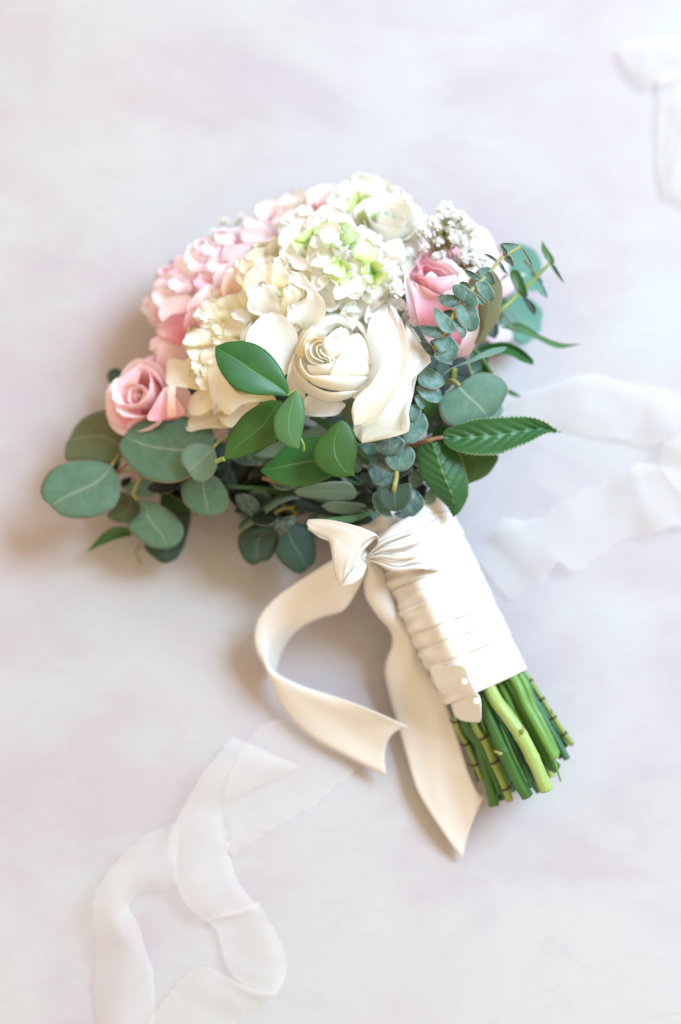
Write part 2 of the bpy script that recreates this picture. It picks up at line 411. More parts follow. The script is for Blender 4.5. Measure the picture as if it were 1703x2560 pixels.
# ------------------------------------------------------------ procedural petals
def frame(axis, spin=0):
    z = Vector(axis).normalized(); x = Vector((0.31, 0.95, 0.1)).cross(z).normalized(); y = z.cross(x)
    m = Matrix((x, y, z)).transposed()
    return m @ Matrix.Rotation(spin, 3, 'Z')
def spiral_petals(parent, c, axis, Rr, H, n, mats, seed=1, opening=1.0, spin=0, ang=2.39996, tight=.8, ecc=1.0, start=0, wrap=(2.3, .95), low=.0):
    """rose petals wound round an axis, tight in the middle and opening outwards"""
    rnd = random.Random(seed); F = frame(axis, spin); c = Vector(c)
    NU, NV = 16, 11
    for i in range(start, n):
        f = i/max(1, n-1)
        phi = i*ang + rnd.uniform(-.3, .3)
        r = Rr*(0.07+.93*f**tight); w = wrap[0]*(1-f)+wrap[1]*f
        hh = H*(.74+.30*math.sin(math.pi*min(1, f*.9+.12)) - low*f) * rnd.uniform(.95, 1.04)
        sd = rnd.uniform(0, 99); verts, uvs = [], []
        fl = opening*(.10+.9*f*f)
        pk = rnd.uniform(-.3, .3); T = F @ Matrix.Rotation(rnd.uniform(-.13, .13), 3, 'X') @ Matrix.Rotation(rnd.uniform(-.13, .13), 3, 'Y'); ph2 = rnd.uniform(0, 6)
        sh = Vector((rnd.uniform(-.06, .06)*Rr, rnd.uniform(-.06, .06)*Rr, 0))
        hh *= rnd.uniform(.86, 1.08)
        for a in range(NV+1):
            v = a/NV
            for b in range(NU+1):
                u = 2*b/NU-1
                ve = v*(1-.20*abs(u)**3.2)
                curl = max(0, (ve-.66)/.34)**2
                nz = noise.noise(Vector((u*2+sd, ve*2, sd)))
                rad = r*(.30+.70*ve**.5) + r*.42*fl*curl + r*.10*u + Rr*.07*nz*ve
                wf = (.35+.65*min(1, ve*1.7))
                th = phi + w*u*wf
                z = hh*ve - hh*.16*fl*curl + H*.05*nz*ve - H*.04*abs(u-pk)*ve
                edge = max(0, (ve-.8)/.2)
                rad += Rr*.03*edge*noise.noise(Vector((u*6+sd, 3, sd)))
                verts.append(c + T @ (sh + Vector((rad*math.cos(th)*ecc, rad*math.sin(th), z)))); uvs.append(((u+1)/2, ve))
        m = mats[min(len(mats)-1, int(f*len(mats)))]
        mesh_obj('petal', verts, grid_faces(NV+1, NU+1), m, parent, uvs, 0)
def ruffled_petals(parent, c, axis, Rr, n, mat, seed=1, incurve=.6, ruf=.22, notch=.25, length=(.55, 1.05), width=(.28, .5), elev=(1.35, .15), spin=0, name='petal', nu=12, nv=9, off=0.0, cup=.35):
    """peony-like petals: from upright in the middle to spreading outside, with torn wavy lips"""
    rnd = random.Random(seed); F = frame(axis, spin); c = Vector(c)
    for i in range(n):
        f = (i+.5)/n; phi = i*2.39996+rnd.uniform(-.35, .35)
        e0 = elev[0]*(1-f)+elev[1]*f + rnd.uniform(-.15, .15)
        Ln = Rr*rnd.uniform(*length)*(.72+.28*f); W = Rr*rnd.uniform(*width)
        kap = incurve*rnd.uniform(.6, 1.4); sd = rnd.uniform(0, 99); verts, uvs = [], []
        r0 = Rr*(off + .32*f**.7)
        for a in range(nv+1):
            v = a/nv
            for b in range(nu+1):
                u = 2*b/nu-1
                nt = 1-notch*max(0, noise.noise(Vector((u*3.1+sd, .5, sd)))+.1)*v - .18*abs(u)**3*v
                vv = v*nt
                al = e0 + kap*(vv-.35)*1.5
                # centre line integrated roughly
                rr = r0 + Ln*vv*math.cos((e0+al)/2); z = Ln*vv*math.sin((e0+al)/2)
                wd = W*(.30+.95*math.sin(min(1, vv*.92+.08)*math.pi*.62))
                amp = Rr*ruf*vv*vv
                nn = amp*1.2*noise.noise(Vector((u*1.8+sd, vv*1.8, sd))) + amp*.25*math.sin(u*6+sd) + cup*W*u*u*.5
                rr -= math.sin(al)*nn; z += math.cos(al)*nn
                t = wd*u
                verts.append(c + F @ Vector((rr*math.cos(phi)-t*math.sin(phi), rr*math.sin(phi)+t*math.cos(phi), z)))
                uvs.append(((u+1)/2, v))
        m = mat[i % len(mat)] if isinstance(mat, (list, tuple)) else mat
        mesh_obj(name, verts, grid_faces(nv+1, nu+1), m, parent, uvs, 0)

def flower(name, sx, sy, h, label, cat, group):
    return root(name, P(sx, sy, h), label, cat, group)
def Q(C, u, v, h): return P(*C(u, v), h)
GF = 'flowers of the bouquet'; GL = 'leafy sprigs of the bouquet'

def dome(C, u, v, ru, rv, h0, H):
    cx, cy = C(u, v); rx = ru*C.k; ry = rv*C.k
    def f(x, y):
        d = 1-((x-cx)/rx)**2-((y-cy)/ry)**2
        return h0 + H*math.sqrt(d) if d > .02 else h0 + H*(.1414 + (d-.02)*1.2)
    return f
def grow(b, t, L, R, k):
    c = ((b[0]+t[0])/2, (b[1]+t[1])/2); g = lambda p: (c[0]+(p[0]-c[0])*k, c[1]+(p[1]-c[1])*k)
    return g(b), g(t), [g(p) for p in L], [g(p) for p in R]
def rosette(parent, C, u, v, r, h, mo, mi, no=6, ni=4, seed=0, sq=(1, 1), lean=(0, 0), rin=.5, rise=.007, wid=.5, notch=.06, drop=.003, nm='petal'):
    """one small bloom laid on the bouquet: a ring of wavy petals round a tighter inner ring"""
    rd = random.Random(seed)
    for ring, n, m in ((0, no, mo), (1, ni, mi)):
        for k in range(n):
            a = 2*math.pi*(k+.5*ring)/max(1, n)+rd.uniform(-.25, .25); dx, dy = math.cos(a), math.sin(a)
            R = r*(rd.uniform(.85, 1.12) if ring == 0 else rin*rd.uniform(.8, 1.2)); W = R*(wid if ring == 0 else .62)*rd.uniform(.85, 1.2)
            cu, cv = (u, v) if ring == 0 else (u+lean[0]*r, v+lean[1]*r)
            def pt(t, s): return (cu+(dx*R*t-dy*W*s)*sq[0], cv+(dy*R*t+dx*W*s)*sq[1])
            j = lambda: rd.uniform(-notch, notch)
            L = [pt(.38, .62+j()), pt(.68+j(), 1+j()), pt(.90+j(), .82), pt(.96+j(), .42+j())]
            Rr = [pt(.38, -.62+j()), pt(.68+j(), -1+j()), pt(.90+j(), -.82), pt(.96+j(), -.42+j())]
            hh = (h-.003, h-drop+rd.uniform(-.002, .002)) if ring == 0 else (h-.003, h+rise*rd.uniform(.6, 1.2))
            mm = m[k % len(m)] if isinstance(m, (list, tuple)) else m
            sz = R*C.k*.000293
            patch(nm, C, pt(.06, 0), pt(1.0-abs(j())*1.6, j()), L, Rr, hh, arch=.25*sz if ring == 0 else .1*sz, cup=.25*sz, ruf=.32*sz, tilt=rd.uniform(-.003, .003), frill=2.2, mat=M[mm], parent=parent, nv=14, nu=8)
# ---- hero white rose
hero = flower('white_rose', *cE(600, 600), .10, 'large open white rose with a creamy swirled heart, sharpest flower of the bouquet', 'rose', GF)
HD = dome(cE, 615, 600, 350, 385, .118, .034)
spiral_petals(hero, Q(cE, 665, 655, .095), (-.22, .16, 1), .0255, .040, 12, [M['white']], 5, .4, 1.2, tight=.75, wrap=(2.2, 1.35), low=.18, start=5)
def hb(A, B, oa=.003, ob=-.004, m='white', bow=.001):
    ribbon('petal', cE, [(u, v, oa) for u, v in A], [(u, v, ob) for u, v in B], mat=M[m], parent=hero, n=36, m=7, bow=bow, surf=HD, thick=.0005)
def hp(base, tip, L, R, off=(-.003, .002), m='white', arch=.01, **k):
    patch('petal', cE, base, tip, L, R, off, arch=arch, mat=M[m], parent=hero, surf=HD, nu=12, **k)
hp((640, 640), (560, 420), [(480, 660), (400, 560), (440, 440)], [(740, 600), (760, 480), (660, 400)], (-.016, -.014), arch=0)
hb([(296, 580), (325, 410), (415, 295), (540, 225), (640, 206), (750, 222), (850, 285)], [(420, 560), (440, 460), (500, 370), (590, 320), (660, 300), (730, 320), (790, 370)], .002, -.010)
hb([(322, 600), (345, 440), (425, 330), (540, 256), (645, 236), (740, 262)], [(440, 560), (460, 470), (515, 390), (600, 340), (670, 320), (740, 345)], .003, -.010)
hb([(350, 600), (374, 450), (450, 345), (560, 282), (660, 264), (752, 305)], [(450, 570), (470, 480), (530, 400), (600, 350), (680, 330), (750, 360)], .004, -.010)
hb([(384, 520), (420, 430), (490, 365), (580, 312), (670, 292), (745, 330)], [(470, 530), (490, 470), (535, 420), (600, 370), (680, 340), (740, 370)], .004, -.014)
hb([(700, 212), (790, 232), (880, 300), (950, 410), (990, 540), (978, 655)], [(740, 262), (800, 300), (860, 380), (905, 470), (922, 560), (915, 660)], .006, -.002, bow=.003)
hb([(548, 424), (465, 422), (398, 462), (384, 525), (402, 592), (450, 645), (560, 665)], [(535, 455), (485, 462), (450, 495), (448, 540), (475, 585), (515, 610), (570, 620)], .005, -.006)
hb([(540, 446), (480, 452), (432, 490), (428, 545), (462, 598), (540, 635)], [(525, 480), (495, 490), (470, 515), (472, 550), (505, 580), (555, 595)], .006, -.008)
hb([(520, 480), (488, 500), (478, 540), (510, 588), (575, 612)], [(520, 505), (505, 520), (505, 545), (530, 570), (570, 585)], .006, -.008)
hb([(505, 520), (515, 552), (545, 578), (590, 600), (600, 640)], [(525, 515), (540, 540), (565, 555), (600, 570), (625, 600)], .006, -.004)
hp((650, 430), (725, 325), [(575, 425), (610, 375), (670, 340)], [(760, 420), (765, 375)], (-.004, .005), arch=.010, ruf=.006)
hp((640, 440), (765, 400), [(690, 370), (740, 352)], [(700, 445), (760, 440)], (.001, .006), arch=.004, ruf=.006)
hp((650, 620), (640, 425), [(585, 590), (553, 510), (562, 435)], [(700, 560), (755, 470), (745, 435)], (.000, .006), arch=.012, ruf=.004)
hp((905, 700), (845, 385), [(860, 620), (770, 500), (750, 440), (790, 395)], [(928, 640), (925, 540), (890, 440)], (-.001, .003), arch=.014)
hp((560, 760), (655, 592), [(440, 735), (400, 655), (480, 662), (590, 640)], [(620, 750), (680, 670)], (.001, .004), arch=.016)
hp((800, 760), (748, 458), [(680, 762), (598, 748), (645, 640), (700, 540)], [(925, 740), (920, 650), (880, 580), (820, 510)], (.001, .006), arch=.020)
hb([(292, 560), (300, 680), (395, 785), (500, 850), (620, 885), (730, 885), (852, 872)], [(245, 640), (290, 780), (380, 885), (500, 952), (620, 975), (740, 942), (845, 888)], .006, .004, bow=.002)
hb([(345, 590), (365, 670), (440, 740), (600, 750), (780, 746), (948, 757)], [(330, 670), (385, 765), (485, 835), (620, 868), (790, 872), (925, 790)], .009, .005, bow=.003)
W = dict(mat=M['whiteouter'], parent=hero)
# outer petals
patch('petal', cE, (930, 900), (1070, 125), [(800, 960), (780, 800), (800, 600), (900, 430), (930, 290), (1000, 180)],
      [(1050, 960), (1230, 800), (1300, 640), (1260, 430), (1230, 320), (1140, 160)], (.125, .128), arch=.01, cup=-.004, ruf=.004, **W)
patch('petal', cE, (800, 1170), (1095, 130), [(780, 1040), (830, 920), (960, 800), (1040, 640), (1100, 430), (1060, 260)],
      [(900, 1175), (1000, 1120), (1100, 960), (1180, 840), (1265, 700), (1262, 430), (1190, 260)], (.132, .150), arch=.012, cup=-.012, ruf=.006, **W)
patch('petal', cE, (870, 1323), (1240, 300), [(800, 1230), (810, 1140), (940, 1100), (1080, 960), (1190, 720), (1240, 480)],
      [(960, 1310), (1248, 1235), (1285, 1165), (1262, 1100), (1310, 900), (1345, 740), (1465, 615), (1385, 470), (1310, 350)], (.118, .136), arch=.012, cup=.003, ruf=.012, **W)
patch('petal', cE, (560, 960), (380, 1085), [(450, 900), (380, 950)], [(730, 985), (690, 1050), (640, 1088), (480, 1097)], (.118, .122), arch=.004, ruf=.006, **W)
patch('petal', cE, (700, 960), (560, 975), [(620, 940)], [(700, 985), (620, 1010)], (.115, .112), **W)
patch('petal', cE, (400, 640), (385, 1000), [(280, 600), (225, 780), (240, 880), (300, 960)], [(400, 700), (390, 820), (388, 920)], (.138, .116), arch=.006, ruf=.004, **W)
patch('petal', c7, (690, 1330), (420, 735), [(600, 1560), (200, 1500), (80, 1200), (110, 980), (250, 810), (330, 750)], [(755, 1150), (750, 1010), (690, 900), (560, 770)],
      (.120, .142), arch=.016, cup=-.010, mat=M['purewhite'], parent=hero)
patch('petal', c7, (130, 1120), (160, 830), [(10, 1100), (20, 1010), (90, 930)], [(105, 1060), (150, 930)], (.125, .136), ruf=.004, mat=M['purewhite'], parent=hero)

# ---- right pink rose
pr = flower('pink_rose', *cC(430, 800), .10, 'pink rose with layered pointed petals half covered by round blue-green leaves, right of centre', 'rose', GF)
PD = dome(cC, 420, 860, 340, 340, .100, .036)
spiral_petals(pr, Q(cC, 375, 830, .090), (-.03, .35, .9), .0185, .034, 9, [M['pinkdeep'], M['pink']], 11, .3, .4, tight=.8, wrap=(2.2, 1.3), low=.12, start=3)
def rb(C, A, B, oa=.003, ob=-.005, m='pink', bow=.001):
    ribbon('petal', C, [(u, v, oa) for u, v in A], [(u, v, ob) for u, v in B], mat=M[m], parent=pr, n=34, m=7, bow=bow, surf=PD, thick=.0005)
def rp(C, base, tip, L, R, off=(-.003, .003), m='pink', arch=.012, **k):
    patch('petal', C, base, tip, L, R, off, arch=arch, mat=M[m], parent=pr, surf=PD, nu=12, **k)
rb(cC, [(135, 760), (158, 640), (205, 572), (330, 552), (460, 560), (545, 610), (620, 700), (690, 820)], [(230, 760), (250, 700), (290, 650), (360, 630), (430, 640), (500, 690), (560, 760), (600, 860)], .001, -.012, 'blush')
rb(c1, [(-90, 330), (-60, 180), (30, 60), (200, 60), (380, 110), (520, 190), (640, 300)], [(20, 400), (30, 300), (110, 200), (220, 190), (350, 220), (460, 290), (560, 380)], .003, -.012, 'pink')
rb(c1, [(10, 330), (60, 200), (140, 155), (260, 180), (400, 215), (500, 290)], [(90, 370), (120, 290), (190, 270), (280, 280), (380, 320), (440, 380)], .005, -.010, 'pinkdeep')
rp(c1, (100, 380), (100, 205), [(15, 350), (50, 270)], [(150, 380), (115, 280)], (-.006, .004), 'blush')
rp(c1, (250, 390), (250, 248), [(135, 370), (185, 290)], [(355, 380), (335, 310)], (-.003, .006), 'blush')
rp(c1, (400, 480), (500, 360), [(200, 500), (10, 338), (200, 368), (380, 382)], [(560, 470), (650, 370), (665, 300), (600, 320)], (-.001, .004), 'pink')
rb(c1, [(0, 338), (130, 356), (280, 380), (430, 382), (550, 350), (665, 300)], [(10, 430), (140, 520), (280, 600), (400, 650), (540, 600), (680, 460)], .006, -.002, 'pink', .002)
rp(cC, (560, 1050), (590, 640), [(430, 950), (440, 860), (520, 820), (560, 730)], [(745, 1000), (730, 860), (660, 740)], (-.006, .002), 'blush')
K = dict(parent=pr)
patch('petal', cC, (400, 1140), (200, 770), [(250, 1135), (185, 900), (155, 755)], [(560, 1100), (480, 900), (390, 872), (270, 805)], (.118, .142), arch=.010, cup=-.008, ruf=.004, mat=M['pinkdeep'], **K)
patch('petal', cC, (240, 1155), (118, 620), [(150, 1070), (120, 920), (100, 700)], [(250, 1100), (215, 940), (160, 780), (150, 660)], (.112, .138), arch=.006, cup=-.006, mat=M['blush'], **K)
patch('petal', cC, (560, 1300), (740, 1080), [(500, 1210), (560, 1160), (650, 1150)], [(600, 1290), (600, 1200), (690, 1120)], (.105, .105), mat=M['pinkdeep'], **K)
patch('petal', cC, (560, 1415), (748, 1120), [(580, 1320), (610, 1240), (690, 1130)], [(640, 1390), (692, 1340), (745, 1160)], (.100, .118), arch=.010, cup=-.006, mat=M['blush'], **K)
patch('petal', cC, (530, 1330), (240, 1120), [(380, 1330), (280, 1240)], [(560, 1150), (400, 1100)], (.095, .11), mat=M['pink'], **K)
patch('petal', cC, (650, 1120), (600, 680), [(520, 1000), (520, 850), (560, 740)], [(735, 1100), (745, 950), (700, 850), (650, 740)], (.108, .122), mat=M['pink'], **K)

# ---- left pink rose
pl = flower('pink_rose', *cD(400, 740), .06, 'dusty pink rose with a small peach whorl, leftmost flower above the round grey-green leaves', 'rose', GF)
spiral_petals(pl, Q(cD, 500, 830, .050), (-.36, -.05, .9), .0250, .042, 15, [M['dusty'], M['dusty'], M['pink']], 23, .6, 2.0, tight=.9, wrap=(2.1, 1.1), low=.08)
K = dict(parent=pl)
patch('petal', cD, (330, 1080), (340, 450), [(200, 1020), (130, 880), (115, 740), (140, 620), (230, 530)], [(330, 900), (300, 760), (300, 640), (330, 540)], (.06, .082), arch=.010, cup=-.004, mat=M['pink'], **K)
patch('petal', cD, (450, 560), (430, 380), [(320, 600), (340, 480), (370, 410)], [(560, 560), (500, 440), (475, 385)], (.056, .072), arch=.004, mat=M['pinkdeep'], **K)
patch('petal', cD, (620, 960), (560, 660), [(390, 960), (460, 800), (520, 700)], [(720, 900), (640, 760), (580, 680)], (.078, .09), arch=.006, cup=-.01, mat=M['pink'], **K)
patch('petal', cD, (610, 940), (600, 650), [(568, 930), (570, 760), (572, 670)], [(645, 920), (635, 780), (640, 670)], (.089, .094), arch=.003, mat=M['peach'], **K)
patch('petal', cD, (700, 930), (640, 660), [(630, 900), (640, 740)], [(780, 880), (780, 750), (720, 660)], (.075, .088), mat=M['dusty'], **K)
patch('petal', cD, (300, 1080), (200, 1000), [(230, 1060)], [(460, 960), (300, 940)], (.06, .072), arch=.006, mat=M['pink'], **K)
patch('petal', cD, (960, 1050), (990, 1165), [(955, 1090), (965, 1140)], [(1105, 1040), (1080, 1110), (1030, 1155)], (.045, .05), mat=M['blush'], **K)
for a, b, l, r in (((300, 1470), (150, 1480), [(230, 1420), (160, 1430)], [(300, 1500), (200, 1530)]), ((320, 1400), (150, 1350), [(230, 1330)], [(250, 1440), (170, 1420)])):
    patch('petal', cD, a, b, l, r, (.035, .03), mat=M['blush'], **K)

# ---- pink peony (left)
pp = flower('pink_peony', *cC(-900, 700), .07, 'big loose pale pink peony with wide curling petals on the left of the bouquet', 'peony', GF)
PK = ['blush', 'lilac', 'blush', 'blush', 'pink']
for k, (u, v, r, h) in enumerate([(420, 1050, 260, .052), (520, 800, 260, .062), (700, 1250, 300, .062), (760, 640, 280, .066), (950, 850, 300, .078), (1000, 480, 260, .070), (1300, 330, 260, .074), (560, 1450, 240, .052), (1300, 620, 250, .085), (640, 1650, 230, .050)]):
    rosette(pp, c6, u, v, r*1.15, h-.008, PK, ['pink', 'blush'], 7, 3, 310+k, drop=.006, wid=.62, rise=.006, notch=.10)
K = dict(parent=pp)
patch('petal', c6, (340, 1290), (48, 1070), [(240, 1180), (190, 1100), (120, 1075)], [(230, 1265), (110, 1180)], (.050, .05), arch=.004, ruf=.004, mat=M['blush'], frill=2.5, **K)
patch('petal', c6, (330, 1200), (230, 970), [(200, 1120), (185, 1020)], [(330, 1000)], (.050, .055), mat=M['blush'], frill=2.5, **K)
patch('petal', c6, (640, 1170), (325, 1000), [(710, 1050), (740, 940), (600, 925), (430, 950)], [(480, 1185), (350, 1272), (305, 1200), (308, 1080)], (.088, .070), arch=.012, cup=-.004, ruf=.004, mat=M['blush'], frill=2.5, **K)
patch('petal', c6, (690, 1500), (243, 1382), [(640, 1300), (600, 1180), (480, 1185), (350, 1280)], [(600, 1560), (430, 1490), (320, 1450)], (.080, .070), arch=.006, cup=.010, ruf=.003, mat=M['pinkdeep'], frill=2.5, **K)
patch('petal', cD, (760, 275), (398, 335), [(620, 225), (520, 205), (440, 225), (415, 270)], [(620, 290), (520, 295), (440, 345)], (.078, .068), arch=.006, mat=M['pink'], frill=2.5, **K)
patch('petal', cD, (560, 560), (760, 270), [(470, 520), (470, 400), (500, 280)], [(700, 440), (780, 340)], (.070, .076), arch=.006, mat=M['dusty'], frill=2.5, **K)
patch('petal', c6, (850, 1330), (1010, 790), [(640, 1290), (650, 1160), (780, 960), (940, 780)], [(900, 1150), (1060, 1040), (1120, 940)], (.088, .102), arch=.008, cup=-.008, mat=M['pink'], frill=2.5, **K)
patch('petal', c6, (648, 1175), (955, 782), [(700, 1005), (820, 880)], [(740, 1100), (850, 1040), (930, 1000), (965, 880)], (.100, .110), arch=.004, cup=.004, mat=M['blush'], frill=2.5, **K)
patch('petal', c6, (720, 1450), (900, 1060), [(640, 1390), (630, 1260), (700, 1120), (800, 1050)], [(830, 1350), (890, 1220)], (.088, .102), arch=.010, cup=-.006, mat=M['pink'], frill=2.5, **K)
patch('petal', c6, (1280, 970), (1280, 542), [(1150, 960), (1120, 840), (1140, 720), (1200, 590)], [(1430, 830), (1430, 720), (1380, 600)], (.098, .114), arch=.008, cup=-.008, ruf=.004, mat=M['peach'], frill=2.5, **K)
patch('petal', c6, (1100, 990), (1150, 515), [(1010, 800), (1015, 690), (1070, 560)], [(1170, 760), (1240, 600), (1290, 520)], (.090, .104), arch=.006, mat=M['blush'], frill=2.5, **K)
patch('petal', c6, (1580, 330), (1112, 460), [(1568, 240), (1400, 250), (1200, 290), (1135, 350)], [(1560, 400), (1400, 440), (1230, 500)], (.098, .090), arch=.008, cup=.004, mat=M['lilac'], frill=2.5, **K)
patch('petal', c6, (1300, 640), (1420, 410), [(1180, 560), (1240, 490)], [(1400, 560), (1440, 480)], (.100, .108), mat=M['lilac'], frill=2.5, **K)
patch('petal', cA, (1375, 695), (1025, 500), [(1395, 600), (1300, 510), (1200, 478), (1075, 474)], [(1250, 640), (1140, 612), (1050, 600)], (.095, .085), arch=.010, cup=-.004, mat=M['lilac'], frill=2.5, **K)
patch('petal', cA, (1380, 600), (1060, 370), [(1200, 520), (1070, 470)], [(1330, 500), (1250, 430), (1150, 380)], (.085, .075), arch=.004, mat=M['lilac'], frill=2.5, **K)
patch('petal', c6, (862, 640), (545, 540), [(800, 560), (700, 480), (605, 445), (560, 490)], [(700, 655), (600, 612), (555, 575)], (.086, .08), arch=.004, cup=.003, mat=M['purewhite'], frill=2.5, **K)
patch('petal', c6, (870, 700), (560, 660), [(830, 645), (680, 640), (600, 620)], [(820, 860), (700, 800), (540, 800)], (.076, .066), arch=.004, ruf=.004, mat=M['dusty'], frill=2.5, **K)
patch('petal', c6, (500, 940), (300, 900), [(520, 860), (440, 800), (340, 820)], [(420, 975), (340, 975)], (.068, .056), arch=.006, ruf=.006, mat=M['blush'], frill=2.5, **K)
patch('petal', c6, (620, 940), (720, 780), [(510, 920), (530, 850), (620, 780)], [(700, 900), (740, 850)], (.078, .084), arch=.004, mat=M['lilac'], frill=2.5, **K)
patch('petal', c6, (930, 780), (1085, 492), [(870, 690), (872, 590), (950, 530)], [(1000, 740), (1050, 600)], (.084, .092), arch=.004, ruf=.004, mat=M['blush'], frill=2.5, **K)
patch('petal', c6, (1090, 500), (930, 430), [(1100, 420), (1040, 395)], [(1000, 510), (940, 495)], (.080, .08), mat=M['pink'], frill=2.5, **K)
patch('petal', c6, (880, 800), (800, 740), [(850, 700)], [(820, 900), (790, 850)], (.082, .09), ruf=.003, mat=M['blush'], frill=2.5, **K)

for k, (b_, t_, L_, R_2, h_, m_) in enumerate([
    ((900, 640), (640, 330), [(880, 470), (760, 340)], [(760, 640), (640, 480)], .088, 'blush'), ((720, 900), (430, 700), [(700, 740), (560, 660)], [(600, 900), (440, 830)], .080, 'lilac'),
    ((560, 1120), (200, 880), [(500, 900), (330, 820)], [(420, 1130), (230, 1020)], .072, 'blush'), ((1120, 420), (860, 230), [(1080, 280), (940, 200)], [(1000, 430), (870, 340)], .090, 'lilac'),
    ((1350, 250), (1000, 130), [(1250, 120), (1100, 80)], [(1200, 280), (1040, 230)], .086, 'blush'), ((620, 1560), (190, 1600), [(480, 1440), (290, 1470)], [(500, 1680), (280, 1720)], .066, 'blush'),
    ((1000, 900), (760, 690), [(980, 740), (860, 650)], [(880, 900), (770, 800)], .094, 'pink'), ((1250, 560), (900, 520), [(1160, 450), (1000, 430)], [(1140, 640), (960, 620)], .096, 'blush'),
    ((560, 800), (260, 720), [(500, 690), (360, 650)], [(460, 830), (300, 810)], .066, 'blush')]):
    patch('petal', c6, b_, t_, L_, R_2, (h_-.006, h_), arch=.012, cup=.004, ruf=.006, frill=3.5, nv=20, mat=M[m_], parent=pp)
# ---- cream peonies
q1 = flower('cream_peony', *c7(430, 250), .09, 'small yellow-cream ruffled peony between the pink petals and the white stock', 'peony', GF)
for k, (u, v, r, h) in enumerate([(270, 240, 300, .108), (500, 300, 300, .110), (350, 60, 290, .100), (600, 60, 240, .104)]):
    rosette(q1, c7, u, v, r, h, ['creamouter', 'cream'], ['cream', 'creamouter'], 9, 0, 410+k, notch=.13, wid=.62, drop=-.004)
for k, (b, t, L, Rr, h, m) in enumerate([
    ((330, 160), (330, 15), [(210, 180), (215, 90), (270, 35)], [(450, 160), (455, 80), (400, 25)], 0.124, 'creamouter'),
    ((530, 300), (560, 10), [(440, 160), (480, 50)], [(650, 220), (645, 90)], 0.125, 'creamouter'),
    ((130, 240), (60, 30), [(20, 180), (5, 90)], [(150, 180), (140, 80)], 0.126, 'creamouter'),
    ((560, 480), (520, 245), [(430, 410), (445, 280)], [(645, 370), (628, 260)], 0.125, 'cream'),
    ((330, 430), (360, 100), [(235, 380), (250, 250), (275, 150)], [(430, 430), (405, 330), (430, 170)], 0.128, 'cream'),
    ((60, 440), (230, 180), [(60, 330), (110, 240), (170, 190)], [(190, 420), (240, 320), (258, 230)], 0.130, 'creamouter'),
    ((520, 400), (600, 120), [(430, 330), (445, 230), (520, 150)], [(640, 350), (632, 230)], 0.129, 'cream'),
]):
    b, t, L, Rr = grow(b, t, L, Rr, 1.28)
    patch('petal', c7, b, t, L, Rr, (h-.005, h+.002), arch=.002, cup=.003, ruf=.0035, tilt=.0015*(-1)**k, frill=4.0, nv=20, mat=M[m], parent=q1)
patch('petal', c7, (1090, 290), (600, -30), [(900, 200), (720, 170), (650, 60)], [(1060, 180), (900, 60), (760, 0)], (.138, .128), arch=.006, cup=.004, mat=M['purewhite'], parent=q1)
patch('petal', c7, (980, 300), (770, 190), [(880, 290)], [(990, 260), (900, 200)], (.132, .132), mat=M['cream'], parent=q1)
q2 = flower('cream_peony', *c6(1080, 1200), .08, 'yellow-hearted ruffled cream peony beside the big pink peony', 'peony', GF)
for k, (u, v, r, h) in enumerate([(1000, 1240, 310, .092), (1270, 1090, 300, .098), (1150, 1420, 280, .092), (1400, 1300, 240, .098)]):
    rosette(q2, c6, u, v, r, h, ['creamouter', 'cream'], ['cream', 'creamouter'], 9, 0, 430+k, notch=.13, wid=.62, drop=-.004)
for k, (b, t, L, Rr, h, m) in enumerate([
    ((1360, 1090), (1420, 870), [(1330, 980), (1370, 900)], [(1480, 1020), (1455, 900)], 0.110, 'cream'),
    ((1200, 1140), (1260, 935), [(1070, 1100), (1085, 1010), (1170, 960)], [(1385, 1080), (1375, 970), (1320, 930)], 0.108, 'cream'),
    ((1120, 1180), (915, 1000), [(1000, 1160), (895, 1090)], [(1110, 1050), (1010, 985)], 0.111, 'creamouter'),
    ((1000, 1190), (775, 1230), [(950, 1120), (850, 1110), (790, 1165)], [(960, 1240), (860, 1250)], 0.111, 'creamouter'),
    ((1110, 1320), (1200, 1130), [(1110, 1230), (1130, 1150)], [(1330, 1300), (1280, 1190)], 0.110, 'cream'),
    ((1110, 1300), (850, 1190), [(1080, 1180), (960, 1120)], [(1080, 1280), (900, 1260)], 0.114, 'creamouter'),
    ((1040, 1410), (890, 1265), [(960, 1390), (870, 1330)], [(1110, 1320), (1000, 1250)], 0.111, 'cream'),
    ((1240, 1490), (1110, 1310), [(1110, 1460), (1035, 1390), (1045, 1330)], [(1260, 1400), (1200, 1320)], 0.112, 'cream'),
    ((1350, 1460), (1320, 1280), [(1220, 1430), (1205, 1340)], [(1430, 1400), (1385, 1295)], 0.113, 'creamouter'),
    ((900, 1580), (930, 1385), [(690, 1550), (720, 1460), (850, 1390)], [(1110, 1510), (1050, 1410)], 0.111, 'creamouter'),
    ((1150, 1580), (1050, 1465), [(1060, 1570), (1030, 1510)], [(1250, 1540), (1160, 1460)], 0.112, 'creamouter'),
]):
    b, t, L, Rr = grow(b, t, L, Rr, 1.28)
    patch('petal', c6, b, t, L, Rr, (h-.005, h+.002), arch=.002, cup=.003, ruf=.0035, tilt=.0015*(-1)**k, frill=4.0, nv=20, mat=M[m], parent=q2)
patch('petal', c6, (1420, 1330), (1250, 1160), [(1320, 1260), (1240, 1200)], [(1500, 1240), (1400, 1150), (1310, 1115)], (.118, .124), arch=.005, ruf=.005, mat=M['purewhite'], parent=q2)
patch('petal', c6, (950, 1500), (650, 1420), [(860, 1420), (760, 1380)], [(760, 1500), (690, 1460)], (.100, .098), ruf=.004, mat=M['creamouter'], parent=q2)
q3 = flower('cream_peony', *cD(900, 600), .08, 'wide cream peony with flat outer petals hanging over the grey-green leaves', 'peony', GF)
